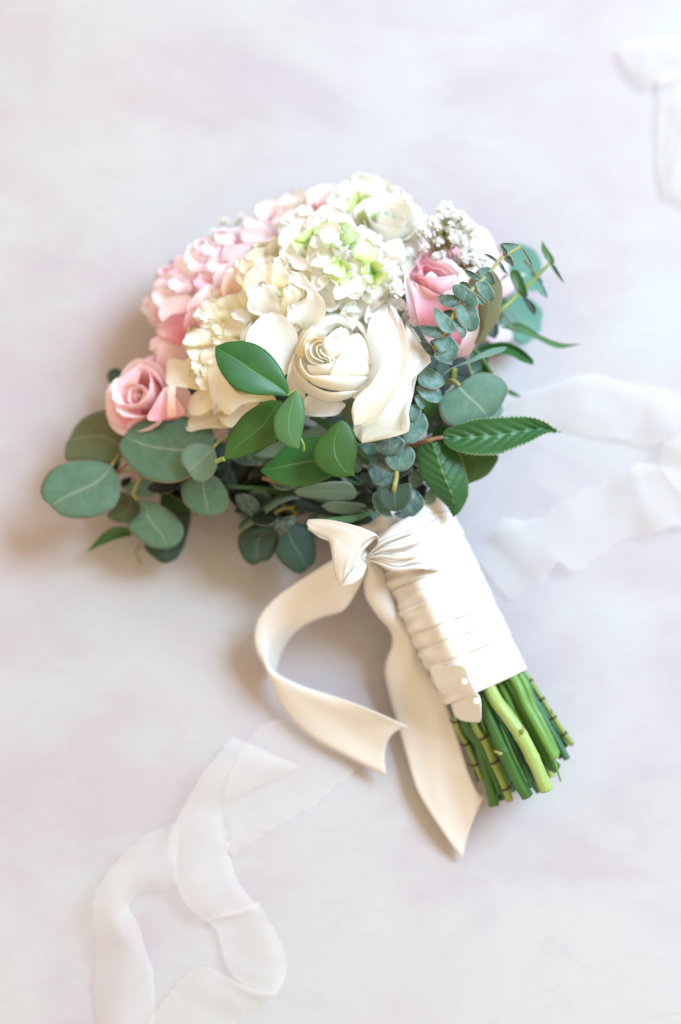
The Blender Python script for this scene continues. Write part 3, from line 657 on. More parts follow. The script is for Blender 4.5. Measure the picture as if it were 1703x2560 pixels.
for k, (u, v, r, h) in enumerate([(900, 300, 190, .090), (1070, 300, 200, .094), (920, 510, 180, .090), (1080, 480, 190, .094), (1180, 650, 210, .090), (1050, 780, 200, .082)]):
    rosette(q3, cD, u, v, r, h, ['creamouter', 'cream'], ['cream', 'creamouter'], 9, 0, 450+k, notch=.13, wid=.62, drop=-.004)
for k, (b, t, L, Rr, h, m) in enumerate([
    ((1200, 260), (1190, 90), [(1110, 210), (1115, 140)], [(1250, 230), (1260, 150)], 0.104, 'cream'),
    ((1060, 250), (1100, 100), [(980, 190), (1010, 125)], [(1175, 230), (1185, 150)], 0.104, 'creamouter'),
    ((960, 340), (900, 155), [(845, 290), (825, 200)], [(1005, 290), (985, 190)], 0.102, 'creamouter'),
    ((900, 390), (765, 225), [(800, 355), (752, 290)], [(905, 260), (835, 190)], 0.102, 'creamouter'),
    ((1020, 360), (1090, 215), [(980, 280), (995, 215)], [(1130, 340), (1150, 260)], 0.105, 'cream'),
    ((930, 430), (785, 305), [(820, 415), (765, 360)], [(955, 340), (875, 280)], 0.104, 'creamouter'),
    ((1000, 470), (940, 330), [(900, 440), (900, 370)], [(1060, 430), (1020, 340)], 0.106, 'creamouter'),
    ((930, 570), (815, 415), [(850, 550), (805, 480)], [(960, 500), (905, 410)], 0.102, 'creamouter'),
    ((1050, 520), (1010, 390), [(970, 500), (960, 430)], [(1090, 480), (1080, 410)], 0.106, 'cream'),
    ((960, 670), (855, 555), [(880, 670), (840, 620)], [(965, 600), (915, 550)], 0.102, 'creamouter'),
    ((990, 600), (930, 480), [(920, 590), (890, 520)], [(1010, 560), (985, 490)], 0.105, 'cream'),
]):
    b, t, L, Rr = grow(b, t, L, Rr, 1.35)
    patch('petal', cD, b, t, L, Rr, (h-.005, h+.002), arch=.002, cup=.003, ruf=.0035, tilt=.0015*(-1)**k, frill=4.0, nv=20, mat=M[m], parent=q3)
K = dict(mat=M['creamouter'], parent=q3)
patch('petal', cD, (870, 610), (552, 520), [(835, 470), (760, 432), (690, 428), (600, 414), (562, 445)], [(850, 690), (760, 680), (650, 664), (575, 655), (553, 610)], (.095, .084), arch=.008, cup=-.003, **K)
patch('petal', cD, (975, 760), (728, 855), [(930, 690), (860, 685), (780, 750)], [(970, 850), (870, 915), (780, 916)], (.096, .082), arch=.006, **K)
patch('petal', cD, (1180, 1010), (680, 935), [(1050, 920), (970, 878), (850, 905), (730, 898)], [(1100, 1035), (950, 1036), (850, 1048), (780, 1068), (730, 1050), (735, 1000), (695, 985)], (.088, .076), arch=.006, ruf=.003, **K)
patch('petal', cD, (1510, 730), (972, 932), [(1300, 745), (1150, 700), (1020, 500), (940, 520), (935, 650), (962, 800)], [(1420, 790), (1250, 815), (1110, 920), (1050, 880), (1000, 905)], (.112, .094), arch=.012, cup=-.004, ruf=.006, **K)
patch('petal', cD, (1420, 770), (1020, 940), [(1300, 800), (1150, 880), (1100, 930)], [(1350, 850), (1240, 940), (1140, 1032), (1060, 990)], (.104, .088), arch=.004, **K)
patch('petal', cD, (1540, 790), (1330, 770), [(1500, 735), (1400, 730)], [(1480, 790), (1400, 800)], (.112, .105), **K)
# upper white ruffled peony
q4 = flower('white_peony', *c7(850, 600), .11, 'white peony with torn lips and one big smooth petal above the glossy green leaf', 'peony', GF)
for k, (u, v, r, h) in enumerate([(350, 600, 260, .112), (620, 520, 260, .120), (800, 720, 280, .118), (560, 780, 260, .114), (900, 480, 240, .124), (1080, 560, 240, .120), (200, 760, 220, .108), (300, 950, 240, .108), (560, 1000, 240, .112)]):
    rosette(q4, c7, u, v, r, h, ['creamouter', 'purewhite'], 'cream', 7, 4, 470+k, rise=.007, notch=.10, wid=.46)
K = dict(parent=q4)
patch('petal', c7, (380, 850), (300, 330), [(100, 700), (110, 560), (75, 400), (160, 385), (235, 340)], [(520, 780), (500, 560), (470, 420), (380, 370)], (.120, .138), arch=.010, cup=-.006, ruf=.008, frill=5, nv=24, mat=M['purewhite'], **K)
patch('petal', c7, (180, 790), (50, 690), [(60, 760)], [(300, 740), (200, 660), (120, 630)], (.115, .124), ruf=.006, mat=M['creamouter'], **K)
patch('petal', c7, (540, 850), (620, 360), [(500, 700), (560, 560), (570, 430)], [(700, 640), (850, 480), (780, 390)], (.120, .136), arch=.004, cup=.008, ruf=.008, mat=M['cream'], **K)
patch('petal', c7, (830, 960), (640, 200), [(640, 800), (640, 640), (860, 560), (860, 440), (760, 400), (650, 330)], [(1000, 900), (1115, 760), (1110, 600), (1000, 450), (860, 270), (730, 195)], (.130, .150), arch=.014, cup=-.008, ruf=.004, frill=2, nv=24, mat=M['purewhite'], **K)
patch('petal', c7, (700, 900), (650, 620), [(600, 820), (640, 700)], [(800, 800), (780, 680), (720, 640)], (.140, .148), ruf=.006, mat=M['purewhite'], **K)
patch('petal', c7, (1150, 740), (1240, 320), [(1110, 600), (1020, 450), (930, 310), (1080, 300)], [(1240, 700), (1250, 540), (1300, 430)], (.126, .140), arch=.008, ruf=.006, mat=M['purewhite'], **K)
patch('petal', c7, (1260, 735), (1420, 520), [(1240, 640), (1270, 550)], [(1400, 745), (1500, 680), (1520, 600)], (.122, .130), arch=.004, mat=M['stock'], **K)

# ---- white stock
def floret(parent, C, u, v, h, r, seed, axis=(0, 0, 1), green='stockin'):
    f = bpy.data.objects.new('floret', None); COL.objects.link(f); f.parent = parent
    f.location = Q(C, u, v, h) - parent_world(parent)
    R = r/.000293/C.k
    ln = (-axis[0]*.15, axis[1]*.15)
    rosette(f, C, u, v, R*1.25, h, ['purewhite', 'stockout'], green, 6, 4, seed, (1-.2*abs(axis[0]), 1-.25*abs(axis[1])), ln, .5, .006, .60, .09, .004)
    return f
s1 = flower('white_stock', *cB(950, 850), .12, 'white stock spike with frilly florets and lime green throats, above the open white rose', 'flower', GF)
for k, (u, v, h, r, ax) in enumerate([(830, 900, .140, .017, (-.1, -.1, 1)), (1160, 910, .138, .016, (.3, -.1, 1)), (520, 600, .125, .019, (-.4, .3, 1)),
        (1050, 670, .132, .016, (.2, .5, 1)), (1340, 760, .116, .015, (.6, .3, 1)), (720, 730, .136, .015, (-.3, .2, 1)), (1150, 1100, .126, .018, (.3, -.5, 1)),
        (930, 1080, .128, .018, (0, -.6, 1)), (620, 820, .128, .015, (-.5, -.1, 1)), (1000, 1260, .112, .016, (0, -.6, 1)), (700, 480, .126, .016, (-.2, .6, .8)), (440, 480, .105, .016, (-.6, .5, .8))]):
    floret(s1, cB, u, v, h, r, 60+k, ax)
K = dict(parent=s1)
patch('petal', cB, (1010, 960), (1010, 1170), [(830, 1000), (850, 1090), (930, 1160)], [(1055, 1030), (1050, 1110)], (.142, .136), arch=.004, cup=-.003, mat=M['purewhite'], **K)
patch('petal', cB, (1080, 1020), (1170, 1225), [(1040, 1100), (1050, 1180)], [(1330, 990), (1310, 1090), (1260, 1170)], (.138, .128), arch=.005, ruf=.004, mat=M['purewhite'], **K)
patch('petal', cB, (1000, 800), (1040, 590), [(960, 740), (980, 640)], [(1100, 820), (1180, 740), (1130, 630)], (.142, .148), arch=.002, cup=.003, mat=M['stock'], **K)
patch('petal', cB, (1350, 900), (1390, 570), [(1230, 700), (1280, 610)], [(1460, 800), (1445, 660)], (.125, .138), arch=.006, mat=M['purewhite'], **K)
patch('petal', cB, (820, 780), (760, 920), [(700, 830), (660, 900)], [(880, 880), (860, 960)], (.146, .148), arch=.002, cup=.004, ruf=.004, mat=M['stock'], **K)
patch('petal', cB, (640, 870), (700, 750), [(540, 840), (560, 780), (620, 755)], [(710, 870), (740, 800)], (.142, .148), arch=.004, mat=M['purewhite'], **K)
# closed bud with its green sepals and stalk
patch('bud', cB, (850, 540), (615, 480), [(800, 420), (700, 420), (640, 450)], [(800, 580), (700, 560), (640, 520)], (.152, .146), arch=.007, cup=-.007, mat=M['purewhite'], **K)
patch('bud', cB, (980, 500), (860, 370), [(830, 420), (820, 390)], [(980, 440), (930, 390)], (.146, .144), arch=.004, mat=M['purewhite'], **K)
for a, b, l, r in (((990, 510), (800, 420), [(900, 420), (850, 415)], [(960, 525), (880, 520), (840, 470)]), ((985, 520), (815, 570), [(860, 520), (830, 540)], [(900, 580), (840, 600)]),
                   ((995, 525), (840, 650), [(900, 560), (850, 610)], [(960, 600), (880, 650)])):
    patch('sepal', cB, a, b, l, r, (.153, .152), arch=.004, mat=M['calyx'], **K)
tube('stalk', px(cB, (1003, 525, .153), (975, 600, .152), (915, 680, .148)), (.0016, .0013), M['calyx'], s1, 8, 8)
s2 = flower('white_stock', *cB(1060, 260), .09, 'white frilled stock floret with a striped green base at the very top of the bouquet', 'flower', GF)
floret(s2, cB, 1060, 240, .098, .020, 81, (0, .6, .8)); floret(s2, cB, 985, 330, .088, .011, 82, (-.4, .2, .9)); floret(s2, cB, 1180, 200, .088, .016, 83, (.4, .5, .9))
floret(s2, cB, 1400, 430, .095, .017, 84, (.4, .5, .9)); floret(s2, cB, 640, 250, .058, .013, 85, (-.4, .6, .8)); floret(s2, cB, 430, 330, .070, .016, 86, (-.4, .6, .8))
for dx in (-30, 0, 34, 66):
    patch('sepal', cB, (1080+dx*.3, 455), (1075+dx*1.6, 310), [(1050+dx, 400), (1045+dx*1.5, 350)], [(1100+dx*.7, 410), (1105+dx*1.5, 350)], (.108, .112), arch=.003, mat=M['calyx'], parent=s2)
patch('petal', cB, (1080, 460), (1560, 480), [(1150, 400), (1350, 360), (1540, 340)], [(1200, 480), (1400, 470)], (.100, .09), arch=.005, ruf=.008, mat=M['purewhite'], parent=s2)
tube('stalk', px(cB, (1335, 440, .112), (1358, 385, .112)), .0012, M['calyx'], s2, 6, 8)

# ---- cream rose at the top right
cr2 = flower('cream_rose', *cB(1220, 560), .09, 'pale cream rose with a buttery centre behind the stock florets, upper right of the bouquet', 'rose', GF)
spiral_petals(cr2, Q(cB, 1240, 670, .096), (.12, .42, .9), .0225, .036, 18, [M['white']], 91, .6, 0, tight=.9, low=.08)
patch('petal', cC, (100, 560), (240, 480), [(60, 420), (120, 320), (190, 330)], [(150, 560), (240, 500)], (.105, .11), arch=.006, mat=M['whiteouter'], parent=cr2)
patch('petal', cC, (60, 620), (80, 400), [(0, 520), (20, 420)], [(120, 600), (110, 480)], (.118, .13), arch=.004, mat=M['purewhite'], parent=cr2)
# ---- blush rose at the top
b1 = flower('blush_rose', *cB(760, 340), .07, 'soft peach-pink rose peeping out between white florets at the top', 'rose', GF)
spiral_petals(b1, Q(cB, 790, 560, .058), (-.1, .5, .85), .024, .034, 14, [M['dusty']], 95, .6, 0, tight=.9)
patch('petal', cB, (650, 470), (880, 215), [(570, 350), (700, 270), (800, 215)], [(760, 400), (880, 300)], (.106, .110), arch=.005, frill=2, mat=M['dusty'], parent=b1)
patch('petal', cB, (680, 440), (900, 390), [(700, 380), (800, 320)], [(800, 440)], (.112, .114), arch=.003, frill=2, mat=M['pink'], parent=b1)
b2 = flower('blush_rose', *cB(250, 460), .06, 'blurred blush rose behind the pale lilac petals, upper left rim', 'rose', GF)
spiral_petals(b2, Q(cB, 250, 640, .052), (-.2, .5, .85), .019, .030, 12, [M['dusty'], M['blush']], 97, .6, 1, tight=.9)
patch('petal', cB, (330, 690), (440, 370), [(300, 600), (370, 450)], [(380, 620), (480, 440)], (.100, .105), arch=.004, mat=M['lilac'], parent=b2)
patch('petal', cB, (230, 620), (340, 490), [(200, 560)], [(330, 600)], (.092, .098), mat=M['blush'], parent=b2)
# ---- lilac pink peony behind, right
b3 = flower('lilac_peony', *cC(700, 500), .06, 'out-of-focus lilac-pink peony behind the small white blossoms on the right', 'peony', GF)
for k, (u, v, r, h) in enumerate([(560, 480, 200, .05), (720, 560, 200, .045), (850, 640, 160, .045), (640, 680, 180, .06)]):
    rosette(b3, cC, u, v, r, h, ['lilac', 'blush'], 'lilac', 6, 4, 510+k, wid=.6)
K = dict(parent=b3)
patch('petal', cC, (640, 640), (720, 290), [(560, 500), (590, 340)], [(900, 620), (880, 460), (800, 320)], (.06, .065), arch=.008, mat=M['lilac'], **K)
patch('petal', cC, (620, 540), (330, 340), [(400, 560), (240, 480), (250, 380)], [(640, 420), (420, 350)], (.075, .08), arch=.008, mat=M['pink'], **K)
patch('petal', cC, (900, 900), (1150, 700), [(880, 740), (1000, 695)], [(980, 880), (1045, 810), (1060, 740)], (.055, .055), arch=.006, mat=M['lilac'], **K)
patch('petal', cC, (650, 740), (905, 620), [(700, 600), (800, 560)], [(800, 760), (900, 700)], (.07, .065), mat=M['lilac'], **K)
patch('petal', cC, (850, 1290), (1010, 1150), [(800, 1230), (850, 1150), (930, 1140)], [(960, 1280), (1030, 1240)], (.04, .04), ruf=.004, mat=M['lilac'], **K)
b4 = flower('lilac_peony', *cB(1380, 260), .05, 'lilac-pink peony petals standing behind the topmost white floret', 'peony', GF)
rosette(b4, cB, 1390, 290, 200, .045, ['lilac'], 'lilac', 6, 4, 530, wid=.6)
K = dict(parent=b4)
patch('petal', cB, (1300, 370), (1330, 85), [(1240, 250), (1250, 110)], [(1480, 360), (1440, 200), (1390, 100)], (.068, .07), arch=.008, mat=M['lilac'], **K)
patch('petal', cB, (1420, 380), (1460, 210), [(1330, 330), (1390, 210)], [(1600, 380), (1560, 280)], (.06, .06), arch=.006, mat=M['lilac'], **K)

# ---- baby's breath
def blossom(parent, pos, r, seed, openf=.6):
    verts, faces, uvs = [], [], []; rnd = random.Random(seed); F = frame((rnd.uniform(-.4, .4), rnd.uniform(-.2, .6), 1), rnd.uniform(0, 6))
    pos = Vector(pos)
    for i in range(11):
        f = i/11; phi = i*2.4; e = 1.35*(1-f)+rnd.uniform(-.1, .35)*openf; L = r*rnd.uniform(.8, 1.1); W = r*.36
        a0 = len(verts)
        for v in (0, .4, .8, 1.05):
            for u in (-1, 0, 1):
                wd = W*(.4+v*.8)*(1 if v < 1 else .75)
                rr = L*v*math.cos(e); z = L*v*math.sin(e) - (.25*L*v*v*f) + (.12*r*abs(u) if v > .5 else 0)
                verts.append(pos + F @ Vector((rr*math.cos(phi)-wd*u*math.sin(phi), rr*math.sin(phi)+wd*u*math.cos(phi), z))); uvs.append(((u+1)/2, min(1, v*.5+.5)))
        for a in range(3):
            for b in range(2):
                k = a0+a*3+b; faces.append((k, k+1, k+4, k+3))
    mesh_obj('blossom', verts, faces, M['gyp'], parent, uvs)
    # calyx cup
    vs, fs, uu = [], [], []
    for a in range(4):
        for b in range(8):
            t = a/3; ph = b*math.pi/4; rr = r*.42*math.sin(math.pi*.5*t)
            vs.append(pos + F @ Vector((rr*math.cos(ph), rr*math.sin(ph), -r*.5+r*.62*t))); uu.append((b/8, t))
    mesh_obj('calyx', vs, grid_faces(4, 8, True), M['calyx'], parent, uu)
def gyps(label, C, hub, spots, h, r=.0052, seed=0):
    extra = random.Random(seed+9); spots = spots + [(u+extra.uniform(-38, 38), v+extra.uniform(-38, 38), r*.8) for u, v, *_ in spots]
    t = root('babys_breath_sprig', Q(C, *hub, h-.012), label, 'filler flower', "baby's breath sprigs")
    for k, sp in enumerate(spots):
        u, v = sp[:2]; rr = sp[2] if len(sp) > 2 else r; hh = h + random.Random(seed+k).uniform(-.006, .008)
        p = Q(C, u, v, hh); b = Q(C, *hub, h-.012); m = (p+b)/2 + Vector((random.Random(k).uniform(-.003, .003), random.Random(k+5).uniform(-.003, .003), .003))
        tube('stem', [b, m, p], (.0006, .0004), M['twig'], t, 8, 5, False)
        blossom(t, p, rr*.72, seed+k)
    return t
gyps("airy cluster of tiny white baby's breath above the right pink rose", cC, (400, 520), [(440, 150), (400, 165, .004), (480, 140), (560, 200), (520, 230), (590, 260), (640, 300, .005), (540, 310), (500, 280), (380, 290, .004), (430, 330), (480, 330, .0045), (610, 300), (580, 340), (650, 340), (690, 300), (400, 230), (350, 250), (560, 400), (620, 420), (450, 190),
     (330, 300), (270, 320), (220, 290), (430, 390), (520, 400, .006), (540, 370), (560, 450, .006), (705, 375, .0042), (270, 490, .0046), (240, 330), (600, 220), (660, 260, .004), (530, 190), (470, 250), (330, 330), (400, 430)], .122, seed=200)
gyps("low spray of baby's breath tucked between the pink rose and the round-leaved sprig", cC, (590, 640), [(600, 520, .006), (640, 500), (560, 590), (620, 580, .006), (700, 560, .006), (660, 660, .006), (720, 620), (740, 520), (760, 580, .005), (690, 510), (440, 550, .005), (480, 560, .005), (400, 545, .004), (800, 560, .005), (640, 720, .005), (760, 640, .005), (670, 460), (610, 470), (730, 500), (790, 520)], .114, seed=240)
gyps("dense knot of baby's breath between the stock and the right pink rose", cC, (60, 900), [(40, 700, .006), (20, 740, .006), (70, 720, .005), (40, 800, .0065), (70, 840, .006), (10, 830, .006), (50, 870, .006), (90, 800, .005)], .135, seed=260)
gyps("wilted yellowish baby's breath deep between the white petals and the pink rose", cC, (80, 1010), [(60, 960, .006), (40, 1000, .006), (90, 990, .005), (110, 1080, .005), (140, 1090, .005), (160, 1130, .005)], .118, seed=270)
gyps("two or three single baby's breath buds standing out at the upper left rim", cA, (960, 620), [(865, 420, .0055), (1025, 390, .0055), (800, 550, .0065), (850, 560, .005), (930, 545, .004), (960, 530, .003)], .062, seed=280)
gyps("faint baby's breath behind the pale petals at the upper left rim", cA, (640, 800), [(690, 650, .006), (740, 680, .006), (600, 740, .005), (640, 770, .006), (560, 780, .005), (700, 720, .006)], .052, seed=290)
# ------------------------------------------------------------ foliage
def sprig(name, C, at, h, label, cat='sprig', group=GL):
    return root(name, Q(C, *at, h), label, cat, group)
def stem(parent, C, pts, rad, mat='twig', n=16, k=8): return tube('stem', px(C, *pts), rad, M[mat], parent, n, k)

# lower left silver dollar eucalyptus
e1 = sprig('eucalyptus_sprig', cG, (620, 850), .04, 'silver dollar eucalyptus with large round matt leaves at the far left')
K = dict(parent=e1)
patch('leaf', cG, (605, 795), (158, 1082), [(500, 765), (380, 757), (240, 775), (140, 830), (85, 910), (65, 985), (85, 1050), (120, 1075)],
      [(640, 860), (665, 960), (655, 1050), (600, 1130), (500, 1180), (380, 1197), (260, 1185), (190, 1150), (160, 1105)], (.062, .055), arch=.006, cup=-.003, ruf=.002, mat=M['euca'], **K)
patch('leaf', cG, (712, 670), (290, 595), [(712, 590), (700, 490), (660, 420), (590, 380), (500, 385), (400, 430), (330, 500), (302, 560)],
      [(640, 775), (500, 778), (400, 764), (265, 762), (248, 690), (258, 630), (280, 600)], (.052, .040), arch=.005, cup=-.002, tilt=.004, mat=M['eucaolive'], **K)
patch('leaf', cD, (985, 1235), (212, 1118), [(985, 1150), (965, 1050), (880, 960), (680, 925), (560, 928), (420, 950), (300, 985), (225, 1045), (206, 1095)],
      [(940, 1380), (770, 1475), (600, 1525), (450, 1510), (320, 1460), (230, 1375), (165, 1290), (135, 1200), (150, 1140)], (.082, .070), arch=.006, cup=-.003, mat=M['euca'], **K)
patch('leaf', cG, (720, 1000), (560, 1180), [(640, 1000), (600, 1100)], [(800, 1050), (855, 1130), (840, 1205), (760, 1235), (640, 1225)], (.040, .034), mat=M['eucaolive'], **K)
patch('leaf', cG, (795, 1045), (1020, 1422), [(900, 1070), (1010, 1110), (1100, 1190), (1142, 1270), (1135, 1340), (1085, 1400)],
      [(820, 1130), (770, 1200), (720, 1250), (765, 1320), (850, 1390), (940, 1420)], (.050, .044), arch=.004, cup=-.002, tilt=-.003, mat=M['euca'], **K)
patch('leaf', cG, (970, 1000), (1010, 1500), [(1180, 1100), (1190, 1240), (1150, 1400), (1100, 1490), (1050, 1520)], [(960, 1150), (900, 1280), (840, 1400), (920, 1490), (990, 1500)], (.034, .026), mat=M['eucadark'], **K)
patch('leaf', cG, (900, 1400), (1080, 1500), [(1000, 1380), (1090, 1440)], [(930, 1500), (1010, 1532)], (.022, .018), mat=M['ruscusmid'], **K)
patch('leaf', cG, (1080, 930), (680, 965), [(900, 895), (780, 910)], [(1010, 960), (900, 1030), (770, 1020)], (.048, .044), mat=M['silver'], **K)
for a, b, l, r, m in (((630, 850), (670, 760), [(610, 800)], [(650, 820)], 'darkleaf'), ((760, 880), (670, 960), [(680, 900)], [(730, 940)], 'darkleaf'), ((1240, 1110), (960, 1000), [(1100, 960)], [(1100, 1140), (1000, 1080)], 'ruscusmid')):
    patch('leaf', cG, a, b, l, r, (.04, .036), mat=M[m], **K)
stem(e1, cG, [(602, 798, .062), (625, 760, .060), (665, 715, .055)], .0011)
stem(e1, cG, [(630, 860, .052), (700, 800, .056), (800, 720, .055), (1000, 640, .05)], .0011, 'stembrown')
stem(e1, cG, [(640, 855, .052), (740, 832, .054), (900, 840, .05)], .0009)
stem(e1, cG, [(795, 1050, .050), (765, 1010, .052), (790, 940, .056), (822, 880, .058)], .0013)
stem(e1, cG, [(820, 1390, .02), (785, 1440, .018), (800, 1490, .015), (822, 1535, .012)], .0010, 'stemyel')
stem(e1, cG, [(1240, 1170, .03), (1200, 1240, .024)], .0010)
# small blue leaves in front
e2 = sprig('eucalyptus_sprig', cG, (1400, 630), .06, 'two smaller blue-grey eucalyptus leaves, one over the large round leaf and one hanging below it')
K = dict(parent=e2)
patch('leaf', cD, (978, 1208), (757, 1412), [(930, 1190), (850, 1168), (760, 1185), (700, 1240), (685, 1310), (700, 1350), (732, 1382)],
      [(1005, 1290), (1007, 1380), (975, 1450), (920, 1500), (870, 1515), (815, 1500), (775, 1460)], (.094, .090), arch=.004, cup=-.002, mat=M['silver'], **K)
K['parent'] = e2
patch('leaf', cG, (1300, 885), (1325, 1172), [(1200, 885), (1140, 940), (1128, 1010), (1150, 1080), (1200, 1130), (1270, 1165)],
      [(1385, 878), (1440, 940), (1480, 1020), (1482, 1090), (1445, 1145), (1380, 1172)], (.072, .062), arch=.003, cup=.002, mat=M['euca'], **K)
stem(e2, cD, [(975, 1210, .094), (1000, 1180, .092), (1030, 1150, .085), (1150, 1080, .07)], .0011)
# pointed ruscus at lower left and two round buds
e3 = sprig('ruscus_sprig', cG, (760, 1290), .03, 'single pointed green ruscus leaf poking out at the lower left')
patch('leaf', cG, (770, 1290), (410, 1447), [(690, 1256), (600, 1265), (530, 1310), (460, 1390)], [(745, 1325), (650, 1345), (550, 1385), (470, 1418)], (.032, .018), arch=.003, cup=.002, mat=M['ruscusmid'], parent=e3)
stem(e3, cG, [(770, 1290, .032), (900, 1200, .03), (1000, 1100, .03)], .001)
def bud_leaf(C, u, v, r, h, label, tailpt):
    t = sprig('eucalyptus_sprig', C, (u, v), h, label)
    n = 10; L = [(u-r*math.cos(a), v-r*math.sin(a)) for a in [k*math.pi/6 for k in range(1, 6)]]
    L = [(u+r*math.cos(a), v-r*math.sin(a)) for a in [k*math.pi/6 for k in range(1, 6)]]; Rr = [(u+r*math.cos(a), v+r*math.sin(a)) for a in [k*math.pi/6 for k in range(1, 6)]]
    patch('leaf', C, (u+r, v), (u-r, v), L, Rr, (h, h-.006), arch=.003, mat=M['eucadark'], parent=t)
    tp = tailpt; patch('leaf', C, (u+r*.8, v-r*.1), tp, [((u+tp[0])/2, (v+tp[1])/2-r*.55)], [((u+tp[0])/2+r*.3, (v+tp[1])/2+r*.35)], (h, h+.005), mat=M['darkleaf'], parent=t)
bud_leaf(cG, 630, 125, 64, .035, 'tiny round dark leaf sticking out left of the dusty pink rose', (760, 85))
bud_leaf(cA, 385, 845, 58, .03, 'small round green leaf showing behind the pale petals at the upper left', (520, 780))

# hanging pair under the middle
e4 = sprig('eucalyptus_sprig', cH, (520, 740), .03, 'pair of dark round leaves hanging left of the satin bow')
K = dict(parent=e4)
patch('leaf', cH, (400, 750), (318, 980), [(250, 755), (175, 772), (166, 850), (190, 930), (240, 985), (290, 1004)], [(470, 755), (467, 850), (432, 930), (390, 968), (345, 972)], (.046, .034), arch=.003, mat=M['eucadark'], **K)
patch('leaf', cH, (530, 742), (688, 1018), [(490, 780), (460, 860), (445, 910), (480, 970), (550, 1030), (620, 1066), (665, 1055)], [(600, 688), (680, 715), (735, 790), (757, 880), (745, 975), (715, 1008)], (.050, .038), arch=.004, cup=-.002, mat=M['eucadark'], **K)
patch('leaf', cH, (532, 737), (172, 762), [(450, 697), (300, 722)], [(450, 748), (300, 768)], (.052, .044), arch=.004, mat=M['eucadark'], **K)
patch('leaf', cH, (350, 600), (172, 740), [(250, 630), (180, 690)], [(450, 640), (400, 740), (280, 760)], (.036, .032), mat=M['ruscusmid'], **K)
stem(e4, cH, [(530, 740, .052), (480, 690, .05), (440, 640, .048), (470, 590, .05), (600, 560, .05)], .0012)
stem(e4, cH, [(490, 680, .045), (600, 620, .048), (580, 590, .048), (500, 550, .05)], .0009)
stem(e4, cH, [(610, 600, .045), (700, 620, .045), (800, 650, .048)], .0009)
# long edge-on leaves across the middle
e5 = sprig('eucalyptus_sprig', cH, (640, 490), .05, 'slender silver-edged leaves seen side-on across the shaded middle')
K = dict(parent=e5)
patch('leaf', cH, (640, 500), (175, 745), [(560, 478), (450, 500), (320, 600), (220, 690)], [(560, 510), (450, 560), (330, 650), (240, 720)], (.070, .046), arch=.004, tilt=.006, mat=M['silver'], **K)
patch('leaf', cH, (600, 480), (170, 640), [(500, 470), (380, 540), (250, 600)], [(500, 500), (400, 560), (260, 630)], (.066, .042), tilt=-.004, mat=M['eucadark'], **K)
patch('leaf', cH, (595, 500), (910, 628), [(700, 490), (820, 520), (880, 570)], [(600, 560), (680, 600), (800, 628)], (.062, .056), mat=M['darkleaf'], **K)
patch('leaf', cH, (600, 482), (1140, 545), [(750, 490), (900, 520)], [(700, 500), (860, 545), (1000, 560)], (.072, .070), mat=M['eucadark'], **K)
patch('leaf', cH, (1065, 460), (594, 455), [(1040, 415), (980, 376), (850, 378), (680, 408), (615, 430)], [(1045, 500), (950, 522), (800, 505), (640, 485)], (.086, .080), arch=.004, tilt=-.008, mat=M['silver'], **K)
patch('leaf', cH, (930, 325), (1085, 460), [(980, 350), (1050, 400)], [(960, 370), (1040, 440), (1070, 475)], (.084, .078), mat=M['silver'], **K)
patch('leaf', cH, (1155, 578), (795, 556), [(1100, 540), (1000, 528), (860, 525)], [(1120, 608), (1000, 622), (860, 600)], (.074, .070), arch=.003, tilt=-.006, mat=M['silver'], **K)
patch('leaf', cH, (1228, 628), (1000, 680), [(1180, 600), (1080, 640)], [(1200, 690), (1150, 706), (1060, 695)], (.066, .06), mat=M['silver'], **K)
patch('leaf', cH, (810, 655), (1215, 600), [(900, 640), (1050, 625), (1150, 600)], [(900, 672), (1000, 685), (1120, 650)], (.078, .074), arch=.003, mat=M['ruscuslight'], **K)
patch('leaf', cH, (560, 100), (290, 175), [(520, 60), (420, 90)], [(480, 180), (380, 195)], (.080, .074), mat=M['silver'], **K)
patch('leaf', cH, (880, -40), (640, 60), [(800, -60), (660, 0)], [(860, 20), (760, 60)], (.082, .078), mat=M['silver'], **K)
patch('leaf', cH, (420, 200), (110, 205), [(300, 160), (200, 170)], [(350, 250), (200, 245)], (.070, .064), mat=M['bluedark'], **K)

# Italian ruscus in front
r1 = sprig('ruscus_sprig', cD, (1568, 760), .10, 'glossy bright green ruscus, its big leaf over the white petals, a small one below')
K = dict(parent=r1)
patch('leaf', V_, (667, 913), (496, 798), [(661, 880), (645, 845), (612, 806), (572, 787), (530, 786), (507, 793)], [(635, 910), (590, 909), (545, 897), (512, 862), (497, 825)], (.150, .160), arch=.006, cup=-.006, fold=.004, mat=M['ruscus'], nu=16, **K)
patch('leaf', cE, (305, 872), (332, 1368), [(240, 935), (170, 1010), (120, 1100), (115, 1200), (150, 1290), (230, 1345)], [(350, 925), (378, 1010), (383, 1100), (370, 1200), (347, 1290)], (.152, .142), arch=.004, cup=-.003, mat=M['ruscuslight'], **K)
stem(r1, cE, [(230, 915, .150), (290, 880, .151), (330, 900, .148)], .0010, 'stemyel')
stem(r1, cE, [(340, 1270, .140), (370, 1330, .138), (376, 1385, .134)], .0009, 'stemyel')
r2 = sprig('ruscus_sprig', cH, (760, 120), .09, 'broad darker green ruscus leaves overlapping below the white flowers')
K = dict(parent=r2)
patch('leaf', cD, (1575, 790), (1068, 1308), [(1450, 790), (1290, 880), (1180, 990), (1110, 1100), (1080, 1220)], [(1600, 900), (1568, 1080), (1530, 1155), (1400, 1225), (1250, 1288), (1150, 1308)], (.132, .122), arch=.005, cup=-.003, mat=M['ruscusmid'], **K)
